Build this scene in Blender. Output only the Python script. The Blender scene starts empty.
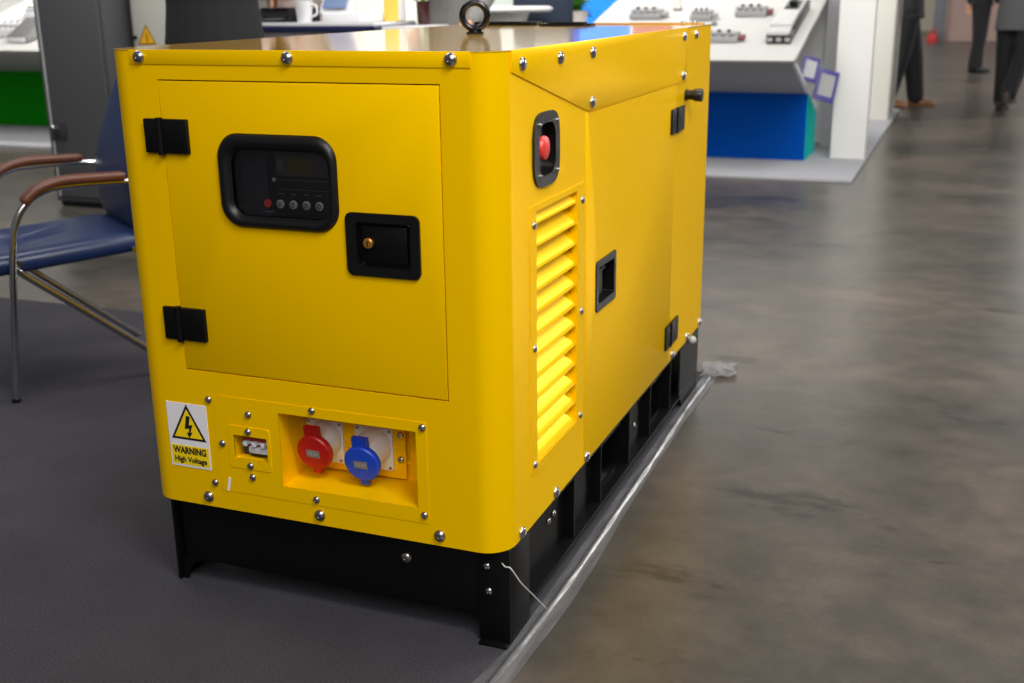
import bpy, bmesh, math, random
from mathutils import Vector, Matrix, Euler
random.seed(7)
R = math.radians
sc = bpy.context.scene
COL = sc.collection
ZO = 0.034          # measured plane heights -> world heights

# ------------------------------------------------------------------ materials
def lin(c):
    c = c / 255.0
    return c / 12.92 if c <= 0.04045 else ((c + 0.055) / 1.055) ** 2.4
def rgb(r, g, b): return (lin(r), lin(g), lin(b), 1.0)
MATS = {}
def mat(name, col, rough=0.5, metal=0.0, spec=0.5, coat=0.0, noise=0.0, nscale=40.0, bump=0.0, bscale=200.0, emit=0.0, coat_rough=0.05):
    if name in MATS: return MATS[name]
    m = bpy.data.materials.new(name); m.use_nodes = True
    nt = m.node_tree; b = nt.nodes['Principled BSDF']
    b.inputs['Base Color'].default_value = rgb(*col)
    b.inputs['Roughness'].default_value = rough
    b.inputs['Metallic'].default_value = metal
    b.inputs['Specular IOR Level'].default_value = spec
    b.inputs['Coat Weight'].default_value = coat
    b.inputs['Coat Roughness'].default_value = coat_rough
    if emit:
        b.inputs['Emission Color'].default_value = rgb(*col); b.inputs['Emission Strength'].default_value = emit
    tc = nt.nodes.new('ShaderNodeTexCoord')
    if noise:
        n = nt.nodes.new('ShaderNodeTexNoise'); n.inputs['Scale'].default_value = nscale; n.inputs['Detail'].default_value = 5
        nt.links.new(tc.outputs['Object'], n.inputs['Vector'])
        mx = nt.nodes.new('ShaderNodeMix'); mx.data_type = 'RGBA'
        c = rgb(*col)
        mx.inputs[6].default_value = tuple(max(0, v * (1 - noise)) for v in c[:3]) + (1,)
        mx.inputs[7].default_value = tuple(min(1, v * (1 + noise)) for v in c[:3]) + (1,)
        nt.links.new(n.outputs['Fac'], mx.inputs[0]); nt.links.new(mx.outputs[2], b.inputs['Base Color'])
    if bump:
        n2 = nt.nodes.new('ShaderNodeTexNoise'); n2.inputs['Scale'].default_value = bscale; n2.inputs['Detail'].default_value = 3
        nt.links.new(tc.outputs['Object'], n2.inputs['Vector'])
        bp = nt.nodes.new('ShaderNodeBump'); bp.inputs['Strength'].default_value = bump; bp.inputs['Distance'].default_value = 0.002
        nt.links.new(n2.outputs['Fac'], bp.inputs['Height']); nt.links.new(bp.outputs['Normal'], b.inputs['Normal'])
    MATS[name] = m
    return m

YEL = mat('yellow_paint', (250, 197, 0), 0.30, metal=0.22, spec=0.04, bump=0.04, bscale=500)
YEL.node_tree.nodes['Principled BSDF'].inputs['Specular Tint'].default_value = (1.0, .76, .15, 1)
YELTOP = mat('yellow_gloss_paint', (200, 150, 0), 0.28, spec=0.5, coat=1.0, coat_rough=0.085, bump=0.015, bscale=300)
BLK = mat('black_plastic', (9, 9, 10), 0.36)
BLKM = mat('black_metal_paint', (8, 8, 9), 0.42, spec=0.22)
RUB = mat('black_rubber', (10, 10, 12), 0.42, spec=.4)
DGREY = mat('dark_grey_plastic', (44, 44, 48), 0.4)
STEEL = mat('bolt_steel', (176, 172, 172), 0.25, metal=1.0)
CHROME = mat('chrome', (205, 205, 208), 0.12, metal=1.0)
BRASS = mat('brass', (214, 150, 60), 0.3, metal=0.8)
WHITE = mat('white_plastic', (226, 226, 228), 0.35)
WHITEP_DIM = mat('white_laminate_dimmed', (188, 187, 184), 0.5, spec=.25)  # white laminate of the desk tops, darkened in colour to offset strong light
WHITEP = mat('white_laminate', (228, 227, 224), 0.4)
CREAM = mat('cream_laminate', (222, 219, 208), 0.45)
RED = mat('red_plastic', (178, 18, 20), 0.35)
REDB = mat('red_button', (214, 52, 48), 0.4)
BLUE = mat('blue_plastic', (24, 70, 196), 0.35)
DBLUE = mat('navy_laminate', (0, 68, 156), 0.6, spec=.04)
TEAL = mat('teal_laminate', (0, 184, 176), 0.6, spec=.04)
SKY = mat('bright_blue_laminate', (20, 120, 220), 0.45)
GREYL = mat('grey_laminate', (118, 117, 116), 0.5)
LGREY = mat('light_grey_laminate', (172, 173, 175), 0.5)
CABG = mat('grey_cabinet_paint', (74, 74, 77), 0.5, bump=0.03)
CABB = mat('beige_cabinet_paint', (190, 190, 180), 0.5)
GREEN = mat('green_laminate', (10, 140, 6), 0.5, spec=.08)
OLIVE = mat('lcd_olive', (58, 54, 14), 0.2)
SIGNY = mat('sign_yellow', (240, 205, 0), 0.5)
SIGNW = mat('sign_white', (225, 222, 226), 0.5)
INK = mat('black_ink', (12, 12, 10), 0.6)
INKW = mat('pale_ink', (150, 150, 155), 0.5)
VINYL = mat('blue_vinyl', (20, 38, 78), 0.36, noise=0.25, nscale=14, bump=0.12, bscale=30)
WOOD = mat('brown_wood', (88, 48, 30), 0.4, noise=0.3, nscale=30)
SKIN = mat('skin', (206, 150, 124), 0.55)
SUITB = mat('black_cloth', (20, 20, 24), 0.85, noise=0.2, nscale=20)
SUITD = mat('charcoal_cloth', (36, 36, 38), 0.85, noise=0.2, nscale=20)
PINKC = mat('dusty_pink_cloth', (176, 158, 152), 0.85)
GREYW = mat('light_grey_wool', (122, 120, 116), 0.9, noise=0.25, nscale=60)
GREYC = mat('grey_wool', (92, 92, 94), 0.9, noise=0.25, nscale=60)
NAVYC = mat('navy_cloth', (34, 44, 62), 0.85)
BROWNS = mat('brown_leather', (120, 78, 42), 0.45)
DBROWN = mat('dark_brown_leather', (56, 46, 42), 0.6)
HAIR = mat('dark_hair', (34, 26, 22), 0.6)
LEAF = mat('leaf_green', (70, 140, 42), 0.5, noise=0.3, nscale=20)
YCARD = mat('yellow_card', (236, 206, 90), 0.5)
PINK = mat('dusty_pink_laminate', (190, 160, 150), 0.6)
ORANGE = mat('orange_tape', (205, 120, 70), 0.6)
SCREEN = mat('blue_screen', (90, 110, 150), 0.2)
PAPER = mat('paper', (232, 230, 226), 0.6)
VIOLET = mat('violet_print', (70, 66, 130), 0.5)
PLINTH = mat('platform_carpet', (150, 150, 154), 0.9, noise=0.12, nscale=80)
GREYDEV = mat('grey_device', (150, 150, 150), 0.45)
CREAMW = mat('eye_white', (235, 232, 226), 0.3)

def glassy(name, tint, refl_rough, base=0.05, opacity=0.0, bump=0.0):
    m = bpy.data.materials.new(name); m.use_nodes = True; nt = m.node_tree
    for n in list(nt.nodes): nt.nodes.remove(n)
    out = nt.nodes.new('ShaderNodeOutputMaterial')
    tr = nt.nodes.new('ShaderNodeBsdfTransparent'); tr.inputs[0].default_value = tint
    gl = nt.nodes.new('ShaderNodeBsdfGlossy'); gl.inputs['Roughness'].default_value = refl_rough
    df = nt.nodes.new('ShaderNodeBsdfDiffuse'); df.inputs[0].default_value = (0.7, 0.7, 0.72, 1)
    fr = nt.nodes.new('ShaderNodeFresnel'); fr.inputs['IOR'].default_value = 1.5
    ad = nt.nodes.new('ShaderNodeMath'); ad.operation = 'ADD'; ad.inputs[1].default_value = base
    m1 = nt.nodes.new('ShaderNodeMixShader'); m2 = nt.nodes.new('ShaderNodeMixShader')
    m1.inputs[0].default_value = opacity
    nt.links.new(tr.outputs[0], m1.inputs[1]); nt.links.new(df.outputs[0], m1.inputs[2])
    nt.links.new(fr.outputs[0], ad.inputs[0]); nt.links.new(ad.outputs[0], m2.inputs[0])
    nt.links.new(m1.outputs[0], m2.inputs[1]); nt.links.new(gl.outputs[0], m2.inputs[2])
    if bump:
        tc = nt.nodes.new('ShaderNodeTexCoord'); n2 = nt.nodes.new('ShaderNodeTexNoise'); n2.inputs['Scale'].default_value = 28
        nt.links.new(tc.outputs['Object'], n2.inputs['Vector'])
        bp = nt.nodes.new('ShaderNodeBump'); bp.inputs['Strength'].default_value = bump; bp.inputs['Distance'].default_value = 0.01
        nt.links.new(n2.outputs['Fac'], bp.inputs['Height'])
        for k in (gl, df, fr): nt.links.new(bp.outputs['Normal'], k.inputs['Normal'])
    nt.links.new(m2.outputs[0], out.inputs[0])
    MATS[name] = m
    return m
GLASS = glassy('window_glass', (0.95, 0.95, 0.96, 1), 0.02, 0.0)
FILM = glassy('clear_film', (0.90, 0.90, 0.92, 1), 0.30, 0.03, 0.11, bump=0.08)

# ------------------------------------------------------------------ mesh builder
def perp(ax):
    ax = ax.normalized()
    t = Vector((0, 0, 1)) if abs(ax.z) < 0.9 else Vector((1, 0, 0))
    u = ax.cross(t).normalized(); v = ax.cross(u).normalized()
    return u, v
def rrect(u0, w0, u1, w1, r, n=6):
    pts = []
    for cx, cw, a0 in ((u1 - r, w1 - r, 0), (u0 + r, w1 - r, 90), (u0 + r, w0 + r, 180), (u1 - r, w0 + r, 270)):
        for k in range(n + 1):
            a = R(a0 + 90 * k / n); pts.append((cx + r * math.cos(a), cw + r * math.sin(a)))
    return pts
class MB:
    def __init__(s): s.bm = bmesh.new()
    def _tag(s, fs, m):
        for f in fs: f.material_index = m
    def loft(s, rings, m=0, closed=True, cap=True):
        vs = [[s.bm.verts.new(p) for p in r] for r in rings]
        n = len(vs[0]); fs = []
        for a, b in zip(vs, vs[1:]):
            for i in range(n if closed else n - 1):
                j = (i + 1) % n
                fs.append(s.bm.faces.new((a[i], a[j], b[j], b[i])))
        if cap and closed:
            fs.append(s.bm.faces.new(list(reversed(vs[0])))); fs.append(s.bm.faces.new(vs[-1]))
        s._tag(fs, m); return fs
    def prism(s, pts, ax, a, b, m=0, bev=0.0):
        def P(u, w, t):
            return (u, t, w) if ax == 'F' else ((t, u, w) if ax == 'S' else (u, w, t))
        fs = s.loft([[P(u, w, a) for u, w in pts], [P(u, w, b) for u, w in pts]], m)
        if bev:
            es = list({e for f in fs for e in f.edges})
            r = bmesh.ops.bevel(s.bm, geom=es, offset=bev, segments=2, affect='EDGES', profile=0.5, clamp_overlap=True)
            s._tag(r['faces'], m)
    def box(s, x0, y0, z0, x1, y1, z1, m=0, bev=0.0):
        s.prism([(x0, y0), (x1, y0), (x1, y1), (x0, y1)], 'T', z0, z1, m, bev)
    def ring(s, outer, inner, ax, a, b, m=0, soft=0.0):
        def P(u, w, t):
            return (u, t, w) if ax == 'F' else ((t, u, w) if ax == 'S' else (u, w, t))
        n = len(outer)
        if soft:            # rounded section bulging towards b
            K = 8; rings = []
            for k in range(K + 1):
                q = k / K; h = math.sin(math.pi * q) ** 0.5 if 0 < q < 1 else 0
                rings.append([P(o[0] + (i[0] - o[0]) * q, o[1] + (i[1] - o[1]) * q, a + (b - a) * h) for o, i in zip(outer, inner)])
        else:
            rings = [[P(*o, a) for o in outer], [P(*o, b) for o in outer], [P(*i, b) for i in inner], [P(*i, a) for i in inner]]
        vs = [[s.bm.verts.new(p) for p in r] for r in rings]; fs = []
        for q in range(len(vs) if not soft else len(vs) - 1):
            A, B = vs[q], vs[(q + 1) % len(vs)]
            for i in range(n):
                j = (i + 1) % n; fs.append(s.bm.faces.new((A[i], A[j], B[j], B[i])))
        if soft:
            for i in range(n):
                j = (i + 1) % n; fs.append(s.bm.faces.new((vs[-1][i], vs[-1][j], vs[0][j], vs[0][i])))
        s._tag(fs, m)
    def lathe(s, prof, org, ax, m=0, n=20):
        org = Vector(org); ax = Vector(ax).normalized(); u, v = perp(ax)
        rings = []
        for r, h in prof:
            r = max(r, 1e-5)
            rings.append([org + ax * h + (u * math.cos(2 * math.pi * i / n) + v * math.sin(2 * math.pi * i / n)) * r for i in range(n)])
        s.loft(rings, m)
    def cyl(s, p0, p1, r0, r1=None, m=0, n=16):
        p0 = Vector(p0); p1 = Vector(p1); L = (p1 - p0).length
        s.lathe([(r0, 0), (r0 if r1 is None else r1, L)], p0, p1 - p0, m, n)
    def tube(s, path, r, m=0, n=10, flat=None):
        path = [Vector(p) for p in path]; rings = []; up = None
        for i, p in enumerate(path):
            t = (path[min(i + 1, len(path) - 1)] - path[max(i - 1, 0)]).normalized()
            if up is None: up, _ = perp(t)
            up = (up - t * up.dot(t)).normalized(); v = t.cross(up)
            rr = r(i / (len(path) - 1)) if callable(r) else r
            rings.append([p + (up * math.cos(2 * math.pi * k / n) + v * math.sin(2 * math.pi * k / n)) * rr for k in range(n)])
        s.loft(rings, m)
    def ell(s, c, rx, ry, rz, m=0, rot=None, n=20, k=12):
        c = Vector(c); M = rot or Matrix.Identity(3); rings = []
        for j in range(k + 1):
            a = -math.pi / 2 + math.pi * j / k; cr = max(math.cos(a), 1e-3)
            rings.append([c + M @ Vector((rx * cr * math.cos(2 * math.pi * i / n), ry * cr * math.sin(2 * math.pi * i / n), rz * math.sin(a))) for i in range(n)])
        s.loft(rings, m)
    def cap(s, a, b, ra, rb, m=0, n=12):        # tapered capsule
        a = Vector(a); b = Vector(b); d = b - a; L = d.length
        if L < 1e-6: d = Vector((0, 0, 1)); L = 1e-6
        pr = [(ra * math.cos(t), ra * math.sin(t)) for t in [R(q) for q in (-89, -60, -30, 0)]]
        pr += [(rb * math.cos(t), L + rb * math.sin(t)) for t in [R(q) for q in (0, 30, 60, 89)]]
        s.lathe(pr, a, d, m, n)
    def add_mesh(s, me, mx, m=0):
        vs = [s.bm.verts.new(mx @ v.co) for v in me.vertices]; fs = []
        for p in me.polygons:
            try: fs.append(s.bm.faces.new([vs[i] for i in p.vertices]))
            except ValueError: pass
        s._tag(fs, m)
    def text(s, body, size, mx, m=0, depth=0.0003, bold=0.0, width=None):
        cu = bpy.data.curves.new('t', 'FONT'); cu.body = body; cu.size = size; cu.align_x = 'CENTER'; cu.align_y = 'CENTER'
        cu.extrude = depth; cu.offset = bold; cu.resolution_u = 3
        o = bpy.data.objects.new('t', cu); COL.objects.link(o)
        dg = bpy.context.evaluated_depsgraph_get(); dg.update()
        me = bpy.data.meshes.new_from_object(o.evaluated_get(dg))
        sx = 1.0
        if width:
            xs = [v.co.x for v in me.vertices]; sx = width / max(1e-6, max(xs) - min(xs))
        s.add_mesh(me, mx @ Matrix.Diagonal((sx, 1, 1, 1)), m)
        bpy.data.objects.remove(o); bpy.data.curves.remove(cu); bpy.data.meshes.remove(me)
    def build(s, name, mats, parent=None, shift=(0, 0, 0), loc=None, angle=35, rot=None, smooth=True):
        bmesh.ops.recalc_face_normals(s.bm, faces=s.bm.faces)
        me = bpy.data.meshes.new(name)
        sh = Vector(shift)
        for v in s.bm.verts: v.co += sh
        s.bm.to_mesh(me); s.bm.free()
        for q in (mats if isinstance(mats, (list, tuple)) else [mats]): me.materials.append(q)
        if smooth:
            for p in me.polygons: p.use_smooth = True
            me.set_sharp_from_angle(angle=R(angle))
        o = bpy.data.objects.new(name, me); COL.objects.link(o)
        if parent: o.parent = parent
        if loc: o.location = loc
        if rot: o.rotation_euler = rot
        return o
def apply_mods(o, angle=35):
    dg = bpy.context.evaluated_depsgraph_get(); dg.update()
    me = bpy.data.meshes.new_from_object(o.evaluated_get(dg))
    o.modifiers.clear(); old = o.data; o.data = me; bpy.data.meshes.remove(old); me.name = o.name
    for p in me.polygons: p.use_smooth = True
    me.set_sharp_from_angle(angle=R(angle))
def cut(o, mb, shift):
    c = mb.build('cutter', YEL, shift=shift, smooth=False)
    c.parent = o.parent
    md = o.modifiers.new('b', 'BOOLEAN'); md.object = c; md.operation = 'DIFFERENCE'; md.solver = 'EXACT'
    apply_mods(o)
    me = c.data; bpy.data.objects.remove(c); bpy.data.meshes.remove(me)
def arc(pts, n=8):
    """Catmull-Rom through points"""
    P = [Vector(p) for p in pts]; P = [P[0]] + P + [P[-1]]; out = []
    for i in range(1, len(P) - 2):
        for k in range(n):
            t = k / n; a, b, c, d = P[i - 1], P[i], P[i + 1], P[i + 2]
            out.append(.5 * ((2 * b) + (c - a) * t + (2 * a - 5 * b + 4 * c - d) * t * t + (3 * b - a - 3 * c + d) * t ** 3))
    out.append(P[-2]); return out
def tag(o, label, cat, group=None, kind=None):
    if label: o['label'] = label
    if cat: o['category'] = cat
    if group: o['group'] = group
    if kind: o['kind'] = kind
    return o
def thing(name, label, cat, loc, rz=0.0, group=None):
    o = bpy.data.objects.new(name, None); COL.objects.link(o); o.empty_display_size = 0.1
    o.location = loc; o.rotation_euler = (0, 0, rz)
    return tag(o, label, cat, group)
def box_thing(name, label, cat, boxes, mats, bev=0.003, group=None, kind=None):
    """one mesh thing made of boxes (x0,y0,z0,x1,y1,z1,mat); origin at its base centre"""
    xs = [b[0] for b in boxes] + [b[3] for b in boxes]; ys = [b[1] for b in boxes] + [b[4] for b in boxes]; z0 = min(b[2] for b in boxes)
    c = Vector(((min(xs) + max(xs)) / 2, (min(ys) + max(ys)) / 2, z0))
    m = MB()
    for b in boxes: m.box(*b[:6], m=b[6] if len(b) > 6 else 0, bev=bev)
    o = m.build(name, mats, shift=-c, loc=c)
    return tag(o, label, cat, group, kind)

# ------------------------------------------------------------------ camera
f_, pi_, ro_, ya_, cx_, cy_, cz_ = 1139.018, .29505793, -.012391405, -.3769983, .66154729, -1.62989203, 1.08051635 + ZO
fw = Vector((math.sin(ya_) * math.cos(pi_), math.cos(ya_) * math.cos(pi_), -math.sin(pi_)))
rt = Vector((math.cos(ya_), -math.sin(ya_), 0)); up = rt.cross(fw)
r2 = rt * math.cos(ro_) + up * math.sin(ro_); u2 = -rt * math.sin(ro_) + up * math.cos(ro_)
cam = bpy.data.cameras.new('camera'); camo = bpy.data.objects.new('camera', cam); COL.objects.link(camo)
cam.sensor_width = 36; cam.lens = f_ / 1024 * 36
camo.matrix_world = Matrix(((r2.x, u2.x, -fw.x, cx_), (r2.y, u2.y, -fw.y, cy_), (r2.z, u2.z, -fw.z, cz_), (0, 0, 0, 1)))
cam.dof.use_dof = True; cam.dof.focus_distance = 1.95; cam.dof.aperture_fstop = 5.0
cam.clip_end = 300
sc.camera = camo

# ================================================================== GENERATOR
GR = Vector((-.375, .77, .004))
GS = Vector((.375, -.77, ZO - .004))          # measured coords -> local coords of the root
gen = thing('generator', 'large yellow enclosed generator on a black skid base in the foreground', 'generator', GR)
def gb(mb, name, mats, parent=None, angle=35, label=None):
    o = mb.build(name, mats, parent or gen, GS, angle=angle)
    if label: o['label'] = label
    return o
L = 1.535; W = .741; B = .1597
# --- body shell with recesses
def plan(x0, y0, x1, y1, rf, rb, n=10):
    pts = []
    for cx, cy, r, a0 in ((x1 - rb, y1 - rb, rb, 0), (x0 + rb, y1 - rb, rb, 90), (x0 + rf, y0 + rf, rf, 180), (x1 - rf, y0 + rf, rf, 270)):
        for k in range(n + 1):
            a = R(a0 + 90 * k / n); pts.append((cx + r * math.cos(a), cy + r * math.sin(a)))
    return pts
m = MB(); m.prism(plan(-W, 0, 0, L, .052, .01), 'T', B, .9975)
body = gb(m, 'enclosure', YEL)
DX0, DX1, DZ0, DZ1 = -.6282, -.1008, .4326, .9485
m = MB(); m.box(DX0 - .0008, -.05, DZ0 - .0022, DX1 + .0022, .022, DZ1 + .0022)
cut(body, m, GS)
for b_ in ((-.512, .70, -.29, .86), (-.27, .642, -.148, .738)):
    m = MB(); m.box(b_[0], -.05, b_[1], b_[2], .075, b_[3]); cut(body, m, GS)
SX0, SX1, SZ0, SZ1 = -.4375, -.163, .2257, .3685
m = MB(); m.box(SX0, -.05, SZ0, SX1, .104, SZ1); cut(body, m, GS)
m = MB(); m.box(-.536, -.05, .268, -.465, .055, .3145); cut(body, m, GS)
m = MB(); m.prism(rrect(.155, .781, .256, .879, .045), 'S', -.045, .05); cut(body, m, GS)
m = MB(); m.prism(rrect(.505, .473, .626, .558, .008), 'S', -.04, .05); cut(body, m, GS)
OY0, OY1, OZ0, OZ1 = .1555, .3790, .2715, .7315
m = MB(); m.box(-.036, OY0, OZ0, .05, OY1, OZ1); cut(body, m, GS)
# --- control door
m = MB(); m.box(DX0, .0, DZ0, DX1, .018, DZ1, bev=.0012)
door = gb(m, 'control_door', YEL)
m = MB(); m.prism(rrect(-.503, .715, -.297, .846, .03), 'F', -.05, .05); cut(door, m, GS)
m = MB(); m.prism(rrect(-.262, .648, -.152, .731, .006), 'F', -.05, .05); cut(door, m, GS)
m = MB(); m.ring(rrect(-.5195, .7030, -.2870, .8655, .042, 8), rrect(-.494, .7245, -.3035, .8365, .026, 8), 'F', .002, -.0095, soft=1)
gb(m, 'window_gasket', RUB, door, 60)
m = MB()
m.box(-.512, .034, .70, -.29, .040, .86, 0)
m.ring(rrect(-.4995, .7185, -.2975, .8425, .028, 8), rrect(-.4965, .7215, -.3005, .8395, .026, 8), 'F', .0075, .034, 1)
m.box(-.4365, .020, .722, -.306, .034, .845, 1, .002)
m.box(-.3985, .0185, .797, -.343, .0205, .824, 2)         # LCD
m.box(-.4175, .0188, .7935, -.3165, .0203, .8425, 3)
for xx, zz in [(-.4125 + .0055 * (k % 2), .804 + .006 * (k // 2)) for k in range(6)]:
    m.box(xx, .0181, zz, xx + .0028, .0192, zz + .0036, 4)
m.box(-.4185, .0181, .786, -.3165, .0196, .7867, 4); m.box(-.4185, .0181, .7700, -.3165, .0196, .7706, 4)
m.lathe([(.0036, 0), (.0036, .003)], (-.4215, .0205, .786), (0, -1, 0), 5, 10)
for k in range(4): m.box(-.415 + k * .0245, .0181, .7615, -.4045 + k * .0245, .0195, .7632, 4)
m.box(-.4455, .0181, .7295, -.4265, .0195, .7318, 4)
pan = gb(m, 'control_panel', [mat('panel_dark_blue', (30, 34, 50), .4), BLK, OLIVE, DGREY, mat('panel_print', (92, 92, 98), .5), GREYDEV], door)
for k, (bx, mt) in enumerate(((-.4375, REDB), (-.4125, None), (-.3869, None), (-.3614, None), (-.3362, None))):
    m = MB(); m.lathe([(.0074, 0), (.0074, .003), (.0062, .0045), (.001, .0050)], (bx, .0205, .7445), (0, -1, 0), 0, 20)
    if k:
        m.ring([(bx + .0046 * math.cos(R(a)), .7445 + .0046 * math.sin(R(a))) for a in range(0, 360, 30)],
               [(bx + .0032 * math.cos(R(a)), .7445 + .0032 * math.sin(R(a))) for a in range(0, 360, 30)], 'F', .0163, .0149, 1)
        m.box(bx - .0007, .0149, .742, bx + .0007, .0165, .747, 1)
    o = gb(m, 'push_button', [mt or mat('grey_button', (196, 198, 208), .4), INK], door)
    o['label'] = 'red stop push button' if k == 0 else 'grey push button'
m = MB(); m.prism(rrect(-.4975, .7215, -.3005, .8395, .028, 8), 'F', .0045, .0065); gb(m, 'window_pane', GLASS, door)
# latch
m = MB(); m.ring(rrect(-.2762, .6368, -.1405, .7428, .012), rrect(-.2562, .6520, -.1575, .7275, .004), 'F', .003, -.0045)
m.ring(rrect(-.2590, .6490, -.1545, .7305, .005), rrect(-.2562, .6520, -.1575, .7275, .004), 'F', .003, .013)
m.box(-.2588, .011, .6492, -.1548, .014, .7303)
for dx, dz in ((-.166, .7235), (-.2505, .6580)): m.lathe([(.0026, 0), (.002, .002), (.0005, .0028)], (dx, .0105, dz), (0, -1, 0), 1, 10)
la = gb(m, 'door_latch', [BLK, STEEL], door)
m = MB(); m.box(-.2495, .002, .6575, -.1660, .011, .7215, 0, .003)
m.lathe([(.012, 0), (.012, .003)], (-.2352, .003, .6925), (0, -1, 0), 0, 20)
gb(m, 'paddle', BLKM, la)
m = MB(); m.lathe([(.0088, 0), (.0088, .0055), (.0075, .0065), (.001, .0066)], (-.2352, .0005, .6925), (0, -1, 0), 0, 20)
m.box(-.2360, -.0072, .688, -.2344, -.0058, .697, 1)
gb(m, 'key_cylinder', [BRASS, INK], la)
# hinges on the front
for zb, zt in ((.8262, .8848), (.4885, .5490)):
    m = MB()
    m.box(-.6612, -.0085, zb, -.6345, .001, zt, 0, .0015); m.box(-.6245, -.0085, zb, -.5728, .001, zt, 0, .0015)
    m.cyl((-.6295, -.006, zb - .003), (-.6295, -.006, zt + .002), .0062, n=14)
    gb(m, 'hinge', BLKM)
# --- socket panel
m = MB(); m.ring(rrect(-.5735, .1985, -.1430, .3875, .004), rrect(SX0, SZ0, SX1, SZ1, .002), 'F', .0006, -.0009)
sp = gb(m, 'socket_panel', YEL)
m = MB(); m.box(-.536, -.05, .268, -.465, .055, .3145); cut(sp, m, GS)
m = MB(); m.ring(rrect(-.548, .2495, -.4585, .333, .006), rrect(-.536, .268, -.465, .3145, .002), 'F', .0, -.0022, 0)
gb(m, 'breaker_surround', YEL, sp)
m = MB()
m.box(-.533, .022, .262, -.460, .05, .32, 0)
m.box(-.524, .012, .290, -.462, .024, .306, 1)
m.box(-.524, .010, .2955, -.462, .013, .300, 2)
for k in range(3): m.box(-.5205 + k * .019, .002, .2925, -.5125 + k * .019, .0125, .3015, 2, .001)
m.box(-.512, .008, .2780, -.462, .023, .2895, 2, .001)
m.box(-.512, .014, .270, -.467, .024, .277, 3)
gb(m, 'circuit_breaker', [DGREY, mat('breaker_red', (150, 40, 30), .5), mat('breaker_grey', (196, 198, 206), .4), BLK], sp)
m = MB()
m.box(-.4335, .094, .2300, -.2325, .0985, .36, 0, .0008); m.box(-.2245, .097, .262, -.2125, .1035, .366, 0, .0008)
m.box(-.2325, .0985, .2585, -.2125, .1035, .266, 0)
gb(m, 'socket_mount', YEL, sp)
def socket(cx, cz, mt, word, ox, oz):
    y0 = .094
    m = MB(); m.prism(rrect(cx - .0385, cz - .0405, cx + .0385, cz + .0415, .004), 'F', y0, y0 - .006, 0, .0012)
    ax = Vector((0, -1, -.18)).normalized()
    base = Vector((cx + .002, y0 - .004, cz + .006))
    m.lathe([(.0345, 0), (.0345, .010), (.0310, .016), (.0295, .040), (.0310, .041), (.0310, .045), (.027, .046)], base, ax, 0, 28)
    for sx in (-.033, .033):
        for sz in (-.0355, .0365): m.lathe([(.0032, 0), (.003, .002), (.0005, .003)], (cx + sx, y0 - .006, cz + sz), (0, -1, 0), 1, 10)
    s = gb(m, 'power_socket', [WHITE, STEEL], sp)
    s['label'] = 'white socket housing with %s flap cap' % word
    c = base + ax * .0455 + Vector((ox, 0, oz))
    m = MB(); m.lathe([(.0340, 0), (.0352, .003), (.0352, .011), (.033, .0135), (.012, .0148), (.001, .0148)], c, ax, 0, 32)
    u = Vector((1, 0, 0)); v = u.cross(ax); v = -v if v.z < 0 else v
    def bx(a0, a1, b0, b1, h0, h1, mi):
        m.loft([[c + u * a + v * b + ax * h for a, b in ((a0, b0), (a1, b0), (a1, b1), (a0, b1))] for h in (h0, h1)], mi)
    bx(-.0150, .0150, .020, .0520, .000, .0095, 0)
    bx(-.0110, -.0085, .030, .0535, .0095, .0108, 0); bx(.0085, .0110, .030, .0535, .0095, .0108, 0); bx(-.0016, .0016, .030, .0535, .0095, .0108, 0)
    bx(-.0080, .0080, -.0440, -.0300, .002, .0105, 0)
    bx(-.0135, .0135, -.0075, .0075, .0140, .0154, 1)
    for k in range(4): bx(-.010 + k * .0055, -.0068 + k * .0055, -.003, .003, .0153, .0158, 2)
    gb(m, 'flap_cap', [mt, mat('cap_label_' + word, (128, 122, 112), .5), INKW], s)['label'] = word + ' round flap cap'
socket(-.3975, .2865, RED, 'red', .006, .002)
socket(-.2945, .2865, BLUE, 'blue', .001, -.006)
# --- warning label
m = MB(); wy = -.0012
m.box(-.6815, wy, .2342, -.5925, .0, .3625, 0)
tri = lambda c, r, q=0: [(c[0] + r * math.cos(R(90 + 120 * k)), c[1] + r * math.sin(R(90 + 120 * k)) * 1.05) for k in range(3)]
tc_ = (-.6367, .3135)
m.prism(tri(tc_, .0450), 'F', wy, wy - .0004, 2); m.prism(tri(tc_, .0360), 'F', wy - .0004, wy - .0008, 1)
bz = [(-.0010, .0190), (.0055, .0185), (.0025, .0035), (.0090, .0050), (.0042, -.0085), (.0082, -.0078), (.0015, -.0175), (-.0028, -.0090), (.0005, -.0092), (.0030, -.0020), (-.0055, -.0030)]
m.prism([(tc_[0] + a * 1.25, tc_[1] + .002 + b * 1.2) for a, b in bz], 'F', wy - .0008, wy - .0012, 2)
m.box(-.6785, wy - .0004, .2385, -.5955, wy, .2775, 1)
TX = lambda x, z, y: Matrix.Translation((x, y, z)) @ Matrix.Rotation(R(90), 4, 'X')
m.text('WARNING', .0185, TX(-.637, .2670, wy - .0007), 2, .0003, .0006, .074)
m.text('High Voltage', .0150, TX(-.637, .2490, wy - .0007), 2, .0003, .0004, .072)
gb(m, 'warning_label', [SIGNW, SIGNY, INK])['label'] = 'white and yellow high voltage warning sticker with black triangle'
m = MB(); m.prism([(-.5548, .2262), (-.5495, .2255), (-.5555, .1985), (-.5610, .1990)], 'F', -.0014, -.0022); gb(m, 'tape_scrap', PAPER, sp)['label'] = 'small scrap of white tape'
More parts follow.
